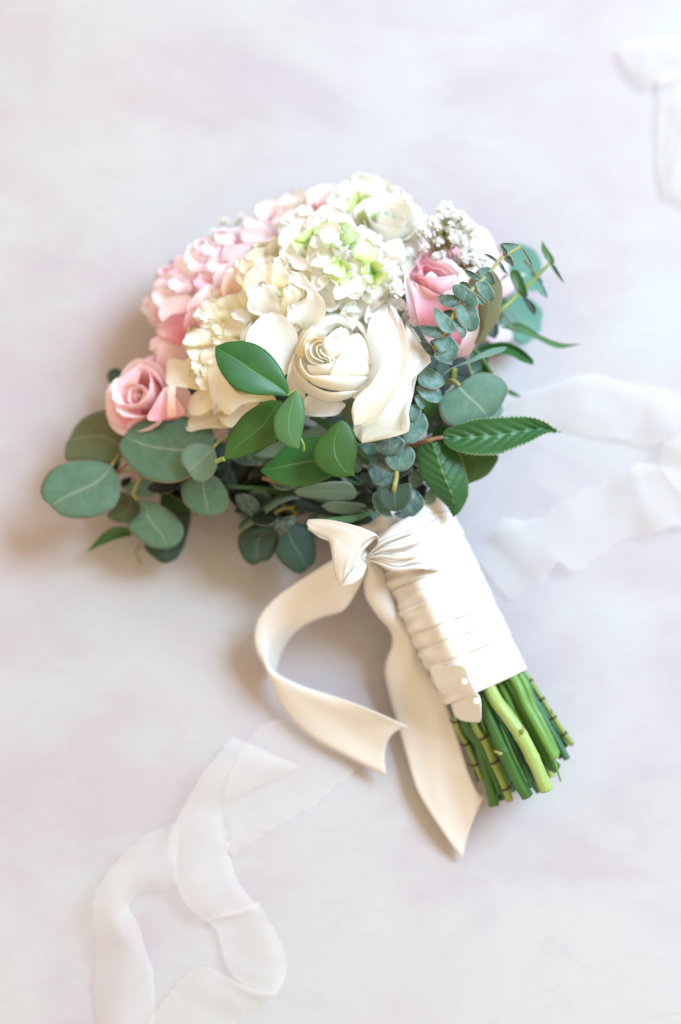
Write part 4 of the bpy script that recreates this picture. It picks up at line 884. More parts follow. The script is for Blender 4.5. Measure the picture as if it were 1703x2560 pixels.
patch('leaf', cH, (900, 230), (334, 290), [(900, 100), (780, 40), (650, 52), (520, 110), (420, 208)], [(885, 320), (830, 358), (720, 402), (600, 413), (500, 400), (400, 350)], (.112, .106), arch=.004, mat=M['ruscus'], **K)
patch('leaf', cE, (690, 1125), (806, 1600), [(620, 1170), (560, 1230), (480, 1300), (445, 1400), (470, 1500), (560, 1580), (680, 1615), (770, 1600)], [(760, 1165), (812, 1260), (830, 1350), (822, 1440), (805, 1540)], (.136, .124), arch=.004, cup=-.003, mat=M['ruscusmid'], **K)
stem(r2, cD, [(1000, 1335, .118), (1040, 1315, .120), (1075, 1308, .122)], .0016, 'stemyel')
patch('leaf', cE, (760, 960), (820, 1160), [(700, 1050), (740, 1130)], [(810, 1000), (812, 1100)], (.10, .096), mat=M['eucaolive'], **K)
stem(r2, cE, [(440, 1090, .100), (540, 1150, .102), (640, 1220, .104)], .0026, 'stemdark')
stem(r2, cE, [(830, 1360, .098), (880, 1430, .095), (925, 1490, .090)], .0026, 'stemdark')

# baby blue eucalyptus chain on the right
e6 = sprig('baby_blue_sprig', c1, (450, 1280), .11, 'blue-green sprig of small paired round leaves climbing in front of the right pink rose')
K = dict(parent=e6)
B = 'blue'
def lf(C, base, tip, L, R, h=(.15, .145), m=B, par=None, **kw):
    kw.setdefault('arch', .003); kw.setdefault('cup', .002)
    patch('leaf', C, base, tip, L, R, h, mat=M[m], parent=par or e6, **kw)
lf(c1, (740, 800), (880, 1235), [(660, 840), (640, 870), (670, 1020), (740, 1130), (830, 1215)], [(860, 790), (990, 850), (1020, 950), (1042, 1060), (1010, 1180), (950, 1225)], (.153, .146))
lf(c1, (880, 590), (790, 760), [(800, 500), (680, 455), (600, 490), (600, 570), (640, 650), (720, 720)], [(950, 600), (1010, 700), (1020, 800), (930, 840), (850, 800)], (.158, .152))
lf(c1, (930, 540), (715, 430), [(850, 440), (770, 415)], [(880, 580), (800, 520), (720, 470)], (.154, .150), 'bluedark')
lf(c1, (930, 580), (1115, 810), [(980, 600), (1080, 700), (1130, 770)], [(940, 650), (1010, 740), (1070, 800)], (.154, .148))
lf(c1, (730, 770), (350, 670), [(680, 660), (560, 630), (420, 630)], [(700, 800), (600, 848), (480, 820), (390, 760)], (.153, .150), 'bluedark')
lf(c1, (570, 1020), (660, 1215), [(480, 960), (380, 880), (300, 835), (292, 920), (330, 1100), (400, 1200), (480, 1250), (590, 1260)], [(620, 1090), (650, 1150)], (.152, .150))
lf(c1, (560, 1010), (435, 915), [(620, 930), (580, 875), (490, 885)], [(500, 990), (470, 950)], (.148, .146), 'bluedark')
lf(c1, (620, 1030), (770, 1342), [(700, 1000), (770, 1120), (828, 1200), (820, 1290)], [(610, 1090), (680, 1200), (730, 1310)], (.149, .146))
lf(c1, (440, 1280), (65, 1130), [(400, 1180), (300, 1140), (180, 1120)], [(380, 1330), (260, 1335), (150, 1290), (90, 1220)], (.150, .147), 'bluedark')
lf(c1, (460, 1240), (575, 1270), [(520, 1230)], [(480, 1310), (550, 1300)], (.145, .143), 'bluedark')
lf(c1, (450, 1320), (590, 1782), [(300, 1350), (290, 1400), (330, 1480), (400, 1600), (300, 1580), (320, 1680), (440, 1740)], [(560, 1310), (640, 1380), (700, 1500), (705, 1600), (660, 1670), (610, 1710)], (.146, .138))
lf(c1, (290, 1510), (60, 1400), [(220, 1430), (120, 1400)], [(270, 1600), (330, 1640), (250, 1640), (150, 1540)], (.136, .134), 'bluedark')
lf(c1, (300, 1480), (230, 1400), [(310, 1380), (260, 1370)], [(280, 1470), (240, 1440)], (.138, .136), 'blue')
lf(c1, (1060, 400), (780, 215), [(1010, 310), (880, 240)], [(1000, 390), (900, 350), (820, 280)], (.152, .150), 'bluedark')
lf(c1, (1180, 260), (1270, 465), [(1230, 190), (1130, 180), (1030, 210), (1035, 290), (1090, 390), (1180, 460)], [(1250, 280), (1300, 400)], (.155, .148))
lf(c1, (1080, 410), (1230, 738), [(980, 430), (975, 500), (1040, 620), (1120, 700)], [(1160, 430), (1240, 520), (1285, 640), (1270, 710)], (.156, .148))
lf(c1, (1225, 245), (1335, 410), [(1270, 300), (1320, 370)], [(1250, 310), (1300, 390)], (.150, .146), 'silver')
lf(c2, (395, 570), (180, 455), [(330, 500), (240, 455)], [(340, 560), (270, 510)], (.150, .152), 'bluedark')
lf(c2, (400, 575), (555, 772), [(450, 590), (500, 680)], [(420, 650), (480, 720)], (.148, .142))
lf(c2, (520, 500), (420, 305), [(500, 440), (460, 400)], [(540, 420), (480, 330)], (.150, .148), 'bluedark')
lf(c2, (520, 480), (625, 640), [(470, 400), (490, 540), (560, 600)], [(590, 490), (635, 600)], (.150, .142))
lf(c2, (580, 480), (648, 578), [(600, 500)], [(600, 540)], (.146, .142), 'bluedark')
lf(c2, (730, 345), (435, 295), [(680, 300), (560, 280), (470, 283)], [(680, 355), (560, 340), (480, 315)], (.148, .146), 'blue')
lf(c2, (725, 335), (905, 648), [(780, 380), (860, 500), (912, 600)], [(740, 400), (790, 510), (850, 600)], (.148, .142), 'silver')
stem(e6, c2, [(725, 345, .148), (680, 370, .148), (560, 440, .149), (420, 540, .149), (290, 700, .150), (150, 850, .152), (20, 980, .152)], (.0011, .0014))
stem(e6, c1, [(1000, 480, .152), (900, 570, .154), (750, 780, .151), (640, 930, .150), (580, 1030, .149), (450, 1280, .146), (300, 1500, .136), (150, 1650, .125)], (.0015, .0019))
# lower run of the same kind of sprig beside the rose
e7 = sprig('baby_blue_sprig', c4, (670, 640), .09, 'rounded grey-blue leaves stacked down the right side of the white rose to the ribbon')
def l7(*a, **k): k['par'] = e7; lf(*a, **k)
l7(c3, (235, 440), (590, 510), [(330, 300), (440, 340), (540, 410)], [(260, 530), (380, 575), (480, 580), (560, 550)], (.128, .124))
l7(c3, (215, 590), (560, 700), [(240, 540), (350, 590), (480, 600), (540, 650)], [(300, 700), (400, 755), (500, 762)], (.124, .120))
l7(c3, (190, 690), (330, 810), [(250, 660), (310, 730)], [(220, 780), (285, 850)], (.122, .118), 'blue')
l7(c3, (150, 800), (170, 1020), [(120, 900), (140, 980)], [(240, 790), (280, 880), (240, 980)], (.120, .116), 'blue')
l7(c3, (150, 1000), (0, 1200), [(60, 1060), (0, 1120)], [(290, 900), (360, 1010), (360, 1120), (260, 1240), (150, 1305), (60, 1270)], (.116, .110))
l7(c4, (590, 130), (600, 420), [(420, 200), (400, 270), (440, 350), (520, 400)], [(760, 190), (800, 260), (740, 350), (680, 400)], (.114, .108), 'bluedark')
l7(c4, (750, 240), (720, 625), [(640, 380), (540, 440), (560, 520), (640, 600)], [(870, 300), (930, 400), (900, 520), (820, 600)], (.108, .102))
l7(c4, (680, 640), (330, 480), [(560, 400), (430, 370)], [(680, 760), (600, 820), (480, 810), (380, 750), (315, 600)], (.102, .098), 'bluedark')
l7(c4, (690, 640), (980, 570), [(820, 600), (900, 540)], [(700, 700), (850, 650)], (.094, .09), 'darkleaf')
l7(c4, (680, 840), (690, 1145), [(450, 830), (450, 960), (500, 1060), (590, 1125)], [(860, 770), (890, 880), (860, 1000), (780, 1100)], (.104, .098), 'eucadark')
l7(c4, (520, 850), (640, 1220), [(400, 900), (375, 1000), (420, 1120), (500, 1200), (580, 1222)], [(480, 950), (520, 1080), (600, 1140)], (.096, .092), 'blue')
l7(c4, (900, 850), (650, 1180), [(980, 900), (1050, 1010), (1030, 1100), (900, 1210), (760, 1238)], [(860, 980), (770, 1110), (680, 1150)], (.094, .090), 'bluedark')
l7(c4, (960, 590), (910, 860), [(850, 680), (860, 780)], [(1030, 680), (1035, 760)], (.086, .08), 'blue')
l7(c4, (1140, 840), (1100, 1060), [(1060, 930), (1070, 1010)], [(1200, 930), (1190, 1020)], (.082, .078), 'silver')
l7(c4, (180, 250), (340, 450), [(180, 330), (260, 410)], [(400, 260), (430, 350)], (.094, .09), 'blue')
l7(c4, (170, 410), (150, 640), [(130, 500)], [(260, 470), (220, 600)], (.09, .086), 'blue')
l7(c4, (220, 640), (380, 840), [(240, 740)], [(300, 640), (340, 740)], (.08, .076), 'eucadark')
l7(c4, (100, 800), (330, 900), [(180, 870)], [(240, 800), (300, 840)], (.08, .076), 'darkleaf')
stem(e7, c4, [(690, 560, .100), (685, 700, .104), (660, 830, .106), (640, 1000, .09)], (.0015, .0018))
# green edge leaves to the right
e8 = sprig('willow_eucalyptus_sprig', c2, (700, 1050), .06, 'thin-stemmed sprig with narrow green leaves reaching out at the far right')
def l8(*a, **k): k['par'] = e8; lf(*a, **k)
l8(c2, (1180, 590), (1058, 255), [(1100, 500), (1050, 370)], [(1240, 600), (1230, 510), (1150, 390)], (.100, .098), 'ruscuslight')
l8(c2, (1185, 600), (1392, 895), [(1250, 630), (1330, 770)], [(1220, 680), (1310, 800)], (.098, .092), 'ruscus')
l8(c2, (980, 790), (765, 550), [(900, 650), (800, 545)], [(900, 720), (820, 640)], (.096, .094), 'silver')
l8(c2, (880, 730), (1145, 1115), [(960, 770), (1060, 900), (1130, 1040)], [(920, 850), (1000, 1000), (1080, 1090)], (.096, .09), 'farteal')
l8(c2, (1000, 800), (1070, 895), [(1050, 840)], [(1020, 860)], (.09, .09), 'farteal')
l8(c2, (720, 1070), (580, 700), [(640, 950), (575, 790)], [(830, 1100), (838, 1020), (760, 800), (680, 695)], (.094, .096), 'ruscusmid')
l8(c2, (750, 1080), (945, 1370), [(850, 1130), (950, 1230), (965, 1330)], [(800, 1180), (870, 1300)], (.090, .084), 'eucadark')
l8(c2, (440, 1300), (688, 1672), [(500, 1370), (600, 1500)], [(480, 1380), (590, 1560)], (.098, .092), 'silver')
l8(c2, (560, 765), (420, 870), [(480, 790)], [(470, 830)], (.09, .088), 'ruscusmid')
l8(c2, (1650, 1810), (440, 1560), [(1350, 1800), (1050, 1690), (800, 1520), (620, 1490)], [(1300, 1870), (1000, 1740), (800, 1660), (580, 1600)], (.070, .075), 'ruscuslight')
stem(e8, c2, [(1175, 595, .099), (1080, 690, .098), (950, 820, .096), (820, 950, .095), (700, 1050, .094), (560, 1190, .095), (430, 1310, .096), (330, 1420, .09)], (.0011, .0017), 'stemyel')
e9 = sprig('eucalyptus_sprig', c2, (900, 1400), .03, 'two broad teal leaves out of focus behind the far right sprig')
def l9(*a, **k): k['par'] = e9; lf(*a, **k)
l9(c2, (390, 760), (1000, 1000), [(370, 400), (560, 300), (800, 320), (980, 430), (1050, 620), (1020, 820)], [(600, 780), (850, 1000)], (.030, .028), 'farteal')
l9(c2, (400, 1350), (1040, 1600), [(560, 1080), (800, 1090), (1000, 1220), (1070, 1340), (1050, 1450)], [(560, 1500), (620, 1720), (750, 1830), (930, 1730)], (.030, .026), 'farteal')
l9(c2, (400, 1500), (680, 1500), [(450, 1330), (600, 1290)], [(500, 1560)], (.034, .033), 'silver')
l9(c2, (440, 1300), (480, 1110), [(430, 1200)], [(510, 1260), (525, 1160)], (.05, .05), 'ruscus')
l9(c2, (400, 1480), (470, 1300), [(420, 1380)], [(460, 1400)], (.05, .05), 'ruscus')
l9(c2, (350, 1730), (380, 1480), [(240, 1680), (280, 1560)], [(400, 1640), (400, 1540)], (.07, .07), 'eucadark')
# large olive underside leaf
e10 = sprig('eucalyptus_sprig', cC, (800, 900), .10, 'upright olive-brown leaf with a red rim beside the right pink rose, seen from below')
patch('leaf', c1, (950, 1440), (1150, 172), [(1040, 1200), (1020, 950), (1020, 780), (940, 560), (860, 440), (900, 360), (980, 260), (1070, 190)],
      [(1100, 1370), (1280, 1130), (1380, 930), (1385, 750), (1415, 620), (1390, 430), (1290, 270), (1215, 195)], (.118, .132), arch=.006, cup=-.004, mat=M['under'], parent=e10, nu=14, nv=24)
# right side round leaf and friends
e11 = sprig('eucalyptus_sprig', c3, (700, 480), .08, 'large round grey-green leaf with a pale midrib on the right, above the toothed rose leaves')
K = dict(parent=e11)
patch('leaf', c3, (760, 530), (1165, 965), [(700, 590), (560, 670), (505, 780), (515, 900), (570, 1010), (650, 1070), (770, 1115), (900, 1100), (1040, 1050)],
      [(860, 510), (900, 430), (1000, 385), (1120, 372), (1260, 410), (1370, 490), (1418, 600), (1380, 690), (1320, 810), (1250, 900)], (.112, .098), arch=.005, cup=-.003, mat=M['euca'], nu=16, **K)
stem(e11, c3, [(780, 545, .112), (730, 500, .111), (670, 470, .108), (600, 520, .10)], .0014, 'twig')
patch('leaf', c3, (540, 430), (1395, 35), [(640, 330), (900, 210), (1100, 100), (1260, 45)], [(700, 310), (880, 260), (1080, 190), (1280, 130), (1390, 70)], (.116, .120), arch=.004, mat=M['silver'], **K)
patch('leaf', cC, (720, 1340), (1205, 1475), [(850, 1290), (980, 1280), (1110, 1340), (1200, 1430)], [(850, 1380), (1000, 1390), (1100, 1440)], (.078, .072), arch=.004, fold=.004, mat=M['ruscus'], **K)
patch('leaf', cC, (700, 1360), (950, 1370), [(760, 1290), (880, 1290)], [(740, 1400), (880, 1400)], (.07, .068), mat=M['eucadark'], **K)
patch('leaf', c3, (470, 300), (560, 640), [(560, 240), (650, 300), (680, 450), (660, 570)], [(480, 400), (500, 560)], (.100, .096), mat=M['eucadark'], **K)
patch('leaf', c3, (650, 260), (930, 400), [(720, 190), (820, 180), (900, 300)], [(700, 380), (820, 420)], (.096, .09), mat=M['darkleaf'], **K)
patch('leaf', c3, (930, 80), (920, 360), [(1050, 100), (1160, 180), (1120, 300), (1020, 360)], [(920, 200)], (.07, .066), mat=M['farteal'], **K)
patch('leaf', c3, (1060, 190), (1220, 400), [(1120, 250)], [(1060, 360), (940, 400), (1080, 420)], (.078, .08), mat=M['ruscusmid'], **K)
patch('leaf', c3, (1320, 780), (1200, 950), [(1350, 860), (1300, 950)], [(1240, 880)], (.07, .07), mat=M['silver'], **K)
patch('leaf', c3, (1415, 590), (1590, 695), [(1500, 625)], [(1420, 650), (1500, 685)], (.06, .055), mat=M['ruscus'], **K)
patch('leaf', c3, (540, 620), (360, 1210), [(450, 700), (380, 900), (340, 1080)], [(560, 900), (590, 1040), (480, 1110)], (.09, .084), mat=M['bluedark'], **K)
patch('leaf', c3, (300, 720), (400, 1000), [(290, 850)], [(450, 760), (440, 900)], (.094, .088), mat=M['ruscusmid'], **K)
patch('leaf', c3, (600, 1040), (400, 1210), [(500, 1080), (440, 1140)], [(580, 1130), (480, 1220)], (.086, .086), mat=M['ruscus'], **K)
patch('leaf', c3, (640, 1110), (490, 1210), [(560, 1110)], [(590, 1190)], (.084, .084), mat=M['silver'], **K)
stem(e11, c3, [(690, 440, .098), (720, 330, .10), (700, 480, .09)], .0018, 'stemyel')
stem(e11, c3, [(940, 60, .085), (1060, 170, .084), (1200, 390, .08)], .0015, 'stem')
stem(e11, c3, [(880, 250, .09), (940, 410, .088)], .0011, 'stemyel')
# toothed rose leaves
e12 = sprig('rose_leaf_spray', cF, (300, 960), .09, 'spray of toothed dark green rose leaves pointing right and down beside the ribbon')
K = dict(parent=e12)
patch('leaf', cF, (420, 935), (1445, 888), [(480, 860), (700, 780), (900, 760), (1150, 757), (1300, 800), (1400, 870)], [(480, 1010), (600, 1060), (760, 1082), (900, 1075), (1050, 1020), (1200, 955), (1320, 895)],
      (.104, .092), arch=.008, fold=.006, serr=3.2, groove=.0022, mat=M['rose_leaf'], nu=16, **K)
patch('leaf', cF, (350, 965), (522, 1612), [(230, 1020), (220, 1150), (270, 1290), (370, 1420), (480, 1530)], [(470, 980), (570, 1060), (630, 1240), (650, 1350), (640, 1450), (580, 1560)],
      (.102, .084), arch=.008, fold=-.004, serr=3.0, groove=.002, mat=M['rose_leaf'], nu=16, **K)
patch('leaf', cF, (560, 1020), (650, 1328), [(560, 1150), (600, 1260)], [(750, 1060), (902, 1080), (880, 1170), (790, 1270)], (.078, .070), arch=.003, mat=M['ruscusmid'], **K)
stem(e12, cF, [(440, 932, .104), (350, 945, .103), (280, 965, .101), (180, 1010, .09)], (.0013, .0017), 'stembrown')
stem(e12, cF, [(350, 966, .102), (300, 962, .101)], .0011, 'stemyel')

# ---- shaded greens packed deep between flowers and ribbon
rnd = random.Random(77)
core = [(x, y) for x, y in [(540, 1120), (600, 1090), (650, 1140), (700, 1060), (750, 1130), (800, 1080), (850, 1150), (880, 1090), (560, 1170), (640, 1190), (760, 1190), (850, 1210), (930, 1100), (980, 1040), (1000, 960), (1020, 860), (1060, 980), (950, 1160),
        (600, 1030), (690, 1000), (780, 1010), (860, 1030), (520, 1060), (470, 1100), (440, 1050)]]
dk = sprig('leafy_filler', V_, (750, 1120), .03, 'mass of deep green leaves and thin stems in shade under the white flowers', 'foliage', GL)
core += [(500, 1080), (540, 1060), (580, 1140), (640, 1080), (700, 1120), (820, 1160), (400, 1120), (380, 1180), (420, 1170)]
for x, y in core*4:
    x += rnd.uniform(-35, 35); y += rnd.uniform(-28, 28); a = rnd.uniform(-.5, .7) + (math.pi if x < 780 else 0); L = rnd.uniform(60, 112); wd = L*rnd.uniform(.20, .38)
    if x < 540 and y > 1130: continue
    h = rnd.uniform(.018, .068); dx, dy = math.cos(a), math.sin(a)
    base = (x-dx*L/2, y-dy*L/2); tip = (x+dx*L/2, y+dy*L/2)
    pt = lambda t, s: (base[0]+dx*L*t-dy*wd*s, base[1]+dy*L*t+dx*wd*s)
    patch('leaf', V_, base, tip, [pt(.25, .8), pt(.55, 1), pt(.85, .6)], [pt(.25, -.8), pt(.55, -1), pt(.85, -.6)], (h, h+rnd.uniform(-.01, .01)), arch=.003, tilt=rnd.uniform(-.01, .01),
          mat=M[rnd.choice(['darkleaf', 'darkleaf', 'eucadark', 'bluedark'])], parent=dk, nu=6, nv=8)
for k in range(26):
    x0 = rnd.uniform(480, 900); y0 = rnd.uniform(1000, 1130); h0 = rnd.uniform(.04, .08)
    stem(dk, V_, [(x0, y0, h0), ((x0+940)/2, (y0+1200)/2-rnd.uniform(-20, 30), h0*.9), (930+rnd.uniform(-30, 30), 1215+rnd.uniform(-10, 10), .055)], rnd.uniform(.0010, .0022), rnd.choice(['stemdark', 'stembrown', 'stemdark', 'stem']), 12, 6)
# green bed behind the flower heads
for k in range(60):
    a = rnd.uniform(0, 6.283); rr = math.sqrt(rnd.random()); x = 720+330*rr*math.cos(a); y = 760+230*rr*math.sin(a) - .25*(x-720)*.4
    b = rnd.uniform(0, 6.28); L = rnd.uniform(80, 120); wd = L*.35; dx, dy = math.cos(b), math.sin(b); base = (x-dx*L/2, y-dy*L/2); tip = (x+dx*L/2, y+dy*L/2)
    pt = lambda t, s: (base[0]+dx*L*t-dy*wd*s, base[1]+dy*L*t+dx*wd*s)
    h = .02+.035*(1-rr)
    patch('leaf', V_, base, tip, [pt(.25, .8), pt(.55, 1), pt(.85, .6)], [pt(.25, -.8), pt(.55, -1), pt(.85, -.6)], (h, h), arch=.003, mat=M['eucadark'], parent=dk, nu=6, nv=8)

# ------------------------------------------------------------ cut stems under the wrap
GS = 'cut stems below the ribbon wrap'
ST = [ # label, pts in cJ, radius, material, knobs, side twig
 ('thin yellow-green cut stem with dark ring nodes along the left edge of the bunch', [(440, 930, .040), (530, 1140, .036), (600, 1300, .033), (650, 1420, .031)], .0024, 'stemyel', (.08, .42, .75), []),
 ('short dark stem with a brown broken end, lower left of the bunch', [(500, 960, .034), (560, 1150, .03), (625, 1420, .028)], .0032, 'stemdark', (), []),
 ('olive curved stem ending lowest in the bunch, beside the ringed one', [(520, 950, .044), (620, 1120, .042), (680, 1330, .038), (740, 1610, .032)], .0052, 'stem', (), []),
 ('ringed yellow-green stem crossing the front left of the bunch', [(580, 940, .052), (665, 1100, .052), (745, 1290, .050), (830, 1480, .046), (862, 1575, .044)], .0036, 'stemyel', (.24, .53, .86), []),
 ('dark shiny stem just right of the lowest one', [(600, 1000, .030), (720, 1280, .03), (800, 1570, .028)], .0040, 'stemdark', (), []),
 ('blue-green stem half hidden behind the ringed stem', [(680, 1050, .026), (790, 1280, .028), (895, 1500, .026)], .0044, 'bluestem', (), []),
 ('thick glossy bright green stem with a small side snag, middle of the bunch', [(665, 800, .060), (740, 1000, .062), (830, 1220, .060), (930, 1420, .056), (1000, 1540, .053)], .0058, 'stem', (.52,), [((800, 1210, .064), (740, 1185, .062))]),
 ('thickest pale lime stem with two knots at the front of the bunch', [(725, 740, .066), (830, 890, .070), (960, 1080, .070), (1060, 1280, .066), (1150, 1490, .060)], .0062, 'stempale', (.45, .68), [((960, 1040, .076), (965, 1000, .077))]),
 ('brown-noded thin stem in the gap left of the thick pale one', [(770, 900, .040), (860, 1100, .042), (930, 1270, .04), (1010, 1450, .036)], .0034, 'stemdark', (.35,), []),
 ('dark green stem showing right under the thick pale stem', [(900, 1180, .036), (1010, 1380, .036), (1095, 1500, .034)], .0036, 'stemdark', (), []),
 ('broad ribbed mid-green stem right of the thick pale one', [(810, 690, .056), (900, 880, .056), (990, 1060, .054), (1060, 1240, .05)], .0050, 'stempaler', (.9,), []),
 ('deep green stem with a brown scar in the right half of the bunch', [(860, 650, .060), (950, 830, .060), (1060, 1040, .058), (1180, 1270, .05), (1230, 1320, .048)], .0052, 'stem', (.28,), []),
 ('long light green stem running to the right tip of the bunch, knotted at its end', [(900, 630, .064), (990, 830, .064), (1110, 1050, .062), (1215, 1240, .058)], .0046, 'stempaler', (.97,), [((1200, 1230, .058), (1260, 1420, .052))]),
 ('lime stem hidden low at the right, its end cut square', [(1080, 1130, .030), (1150, 1280, .03), (1195, 1380, .028)], .0046, 'stempale', (), []),
 ('slim yellow-green stem second from the right group', [(950, 610, .058), (1040, 830, .056), (1140, 1020, .054), (1230, 1210, .050)], .0036, 'stempaler', (.5, .8), []),
 ('slim dark stem behind the right group, cut lower', [(960, 640, .040), (1090, 900, .040), (1180, 1080, .038), (1275, 1230, .036)], .0042, 'stem', (), []),
 ('blue-green slim stem near the right edge', [(950, 590, .050), (1040, 760, .050), (1140, 950, .048), (1230, 1100, .045), (1310, 1245, .042)], .0034, 'bluestem', (.35,), []),
 ('grass-green slim stem ending above its neighbours at the right edge', [(1000, 640, .034), (1120, 860, .036), (1220, 1020, .036), (1305, 1150, .034)], .0030, 'stem', (), []),
 ('rightmost thin twig with dark ring nodes and a tiny side bud', [(965, 570, .046), (1030, 650, .046), (1120, 785, .045), (1210, 930, .044), (1290, 1050, .042), (1355, 1135, .040)], .0024, 'stemyel', (.13, .38, .62, .86), [((1200, 900, .045), (1188, 850, .047))]),
 ('thin pale stem squeezed left of the glossy bright green one', [(640, 960, .050), (720, 1130, .048), (800, 1330, .044), (850, 1460, .040)], .0026, 'stempaler', (.6,), []),
 ('thin dark stem crossing under the two thickest stems', [(720, 820, .046), (850, 1060, .046), (960, 1290, .042), (1020, 1470, .038)], .0028, 'stemdark', (), []),
 ('thin olive stem pressed against the right side of the thickest stem', [(850, 740, .050), (980, 1000, .050), (1090, 1230, .046), (1150, 1380, .040)], .0026, 'stem', (.7,), []),
 ('fine lime stem between the deep green and the long light green ones', [(930, 660, .052), (1040, 900, .052), (1140, 1120, .048), (1200, 1300, .042)], .0024, 'stempale', (), []),
 ('fine dark stem lying lowest near the right edge', [(985, 640, .030), (1110, 860, .030), (1230, 1060, .030), (1290, 1190, .028)], .0024, 'stemdark', (), []),
 ('slim bright stem just left of the ringed front stem', [(560, 950, .048), (640, 1130, .046), (720, 1330, .042), (790, 1520, .038)], .0028, 'stem', (.5,), []),
 ('slim pale green stem tucked right of the glossy bright green one', [(700, 850, .054), (800, 1050, .054), (900, 1270, .050), (980, 1440, .046)], .0028, 'stempaler', (), []),
 ('slim deep green stem right beside the thickest stem on its right', [(790, 740, .050), (900, 950, .050), (1020, 1180, .048), (1120, 1400, .042)], .0030, 'stem', (.7,), []),
 ('slim mid-green stem in the middle of the right half', [(870, 690, .058), (970, 880, .058), (1090, 1110, .054), (1185, 1330, .046)], .0028, 'stempaler', (.4,), []),
 ('slim dark stem between the two rightmost green ones', [(940, 600, .046), (1070, 840, .046), (1190, 1060, .042), (1290, 1200, .038)], .0026, 'stemdark', (), []),
 ('dark stem filling the gap at the centre of the bunch', [(760, 860, .03), (900, 1080, .03), (1000, 1330, .03), (1020, 1400, .03)], .0045, 'stemdark', (), []),
]
M['bluestem'] = stem_mat('stem_blue_green', (.03, .13, .07), (.06, .19, .10))
M['stempaler'] = stem_mat('stem_mid_green', (.10, .26, .04), (.18, .35, .08))
for k, (lab, pts, r, m, kn, side) in enumerate(ST):
    pp3 = px(cJ, *pts)
    d = (pp3[0]-pp3[1]).normalized(); hp = Q(cI, 1300, 780, .047); pp3 = [pp3[0].lerp(hp, .6) + d*.012] + pp3
    t = root('cut_stem', pp3[-1], lab, 'stem', GS)
    tot = sum((b-a).length for a, b in zip(pp3, pp3[1:])); sh = (pp3[1]-pp3[0]).length/tot
    kk = [sh+(1-sh)*x for x in kn]
    r *= .76
    tube('stalk', pp3, (r*1.0, r*.95), M[m], t, 60, 14, True, kk, 1.22 if m == 'stemyel' else 1.10, M['cut'], .06)
    if m == 'stemyel' or 'brown-noded' in lab:
        path = cr(pp3, 60)
        for x in kk:
            i = min(58, max(1, int(x*59))); dd = (path[i+1]-path[i-1]).normalized()
            tube('node_ring', [path[i]-dd*.0009, path[i], path[i]+dd*.0009], r*1.27, M['ring'], t, 4, 14)
            sdv = dd.cross(Vector((0, 0, 1))).normalized()*(-1 if k % 2 else 1)
            tube('scale', [path[i]+sdv*r, path[i]+sdv*(r+.0018)-dd*.0006, path[i]+sdv*(r+.0026)-dd*.003], (.0008, .0003), M['ring'], t, 5, 6)
    for a, b in side:
        A_, B_ = Q(cJ, *a), Q(cJ, *b)
        tube('side_twig', [A_, (A_+B_)/2+Vector((0, 0, .0008)), B_], (r*.30, r*.18), M['stempaler' if 'knotted' in lab else 'twig'], t, 8, 8, capmat=M['cut'])

# ------------------------------------------------------------ ribbon wrap
A0 = Q(cI, 908, 85, .050); A1 = Q(cI, 1372, 1035, .044)
ax = (A1-A0).normalized(); zz = Vector((0, 0, 1)); side = ax.cross(zz).normalized(); nrm = side.cross(ax).normalized()
if side.x < 0: side = -side
wr = root('ribbon_wrap', A1, 'ivory satin ribbon wound tightly around the bouquet handle', 'ribbon wrap')
LEN = (A1-A0).length
def sect(th, t):
    """radius of the bound handle at angle th (0 = right side, 90 = towards the viewer)"""
    r = .0325 - .0030*t
    c, s = math.cos(th), math.sin(th)
    r = r / (abs(c)**2.6 + (abs(s)/.86)**2.6)**(1/2.6)
    r += .0030*math.exp(-((th-2.02)/.20)**2) - .0022*math.exp(-((th-2.5)/.25)**2)
    return r
NB = 10
for b in range(NB):
    t0 = b/NB - .03; t1 = (b+1)/NB + .012
    verts, uvs = [], []; nA, nT = 84, 14
    for i in range(nT+1):
        f = i/nT
        for j in range(nA):
            th = 2*math.pi*j/nA
            t = t0+(t1-t0)*f + .030*math.sin(th+.9) + .009*math.sin(th*1+b*2.4) + .004*math.sin(th*3+b)
            if b == NB-1: t = t0+(t1-t0)*f + .030*math.sin(th+.9)*(1-f) + .012*f*math.cos(th-1)
            lf_ = math.exp(-((th-2.75)/.75)**2)
            r = sect(th, max(0, t)) + .0005*f + .0003*(b % 2)
            r += .0026*lf_*noise.noise(Vector((t*26, th*1.3, b*3.1))) + .0008*lf_*math.sin(f*9+th*2.3+b*1.3) + .0007*noise.noise(Vector((t*14, th*2, 5))) + .0006*math.sin(f*6.5+1.5*th+b)*max(0, math.sin(th))
            if i == nT: r -= .0005
            p = A0 + ax*(LEN*t) + side*(math.cos(th)*r) + nrm*(math.sin(th)*r)
            p.z = max(p.z, .004)
            verts.append(p); uvs.append((j/nA, f))
    mesh_obj('ribbon_band', verts, grid_faces(nT+1, nA, True), M['wrap'], wr, uvs, .0004)
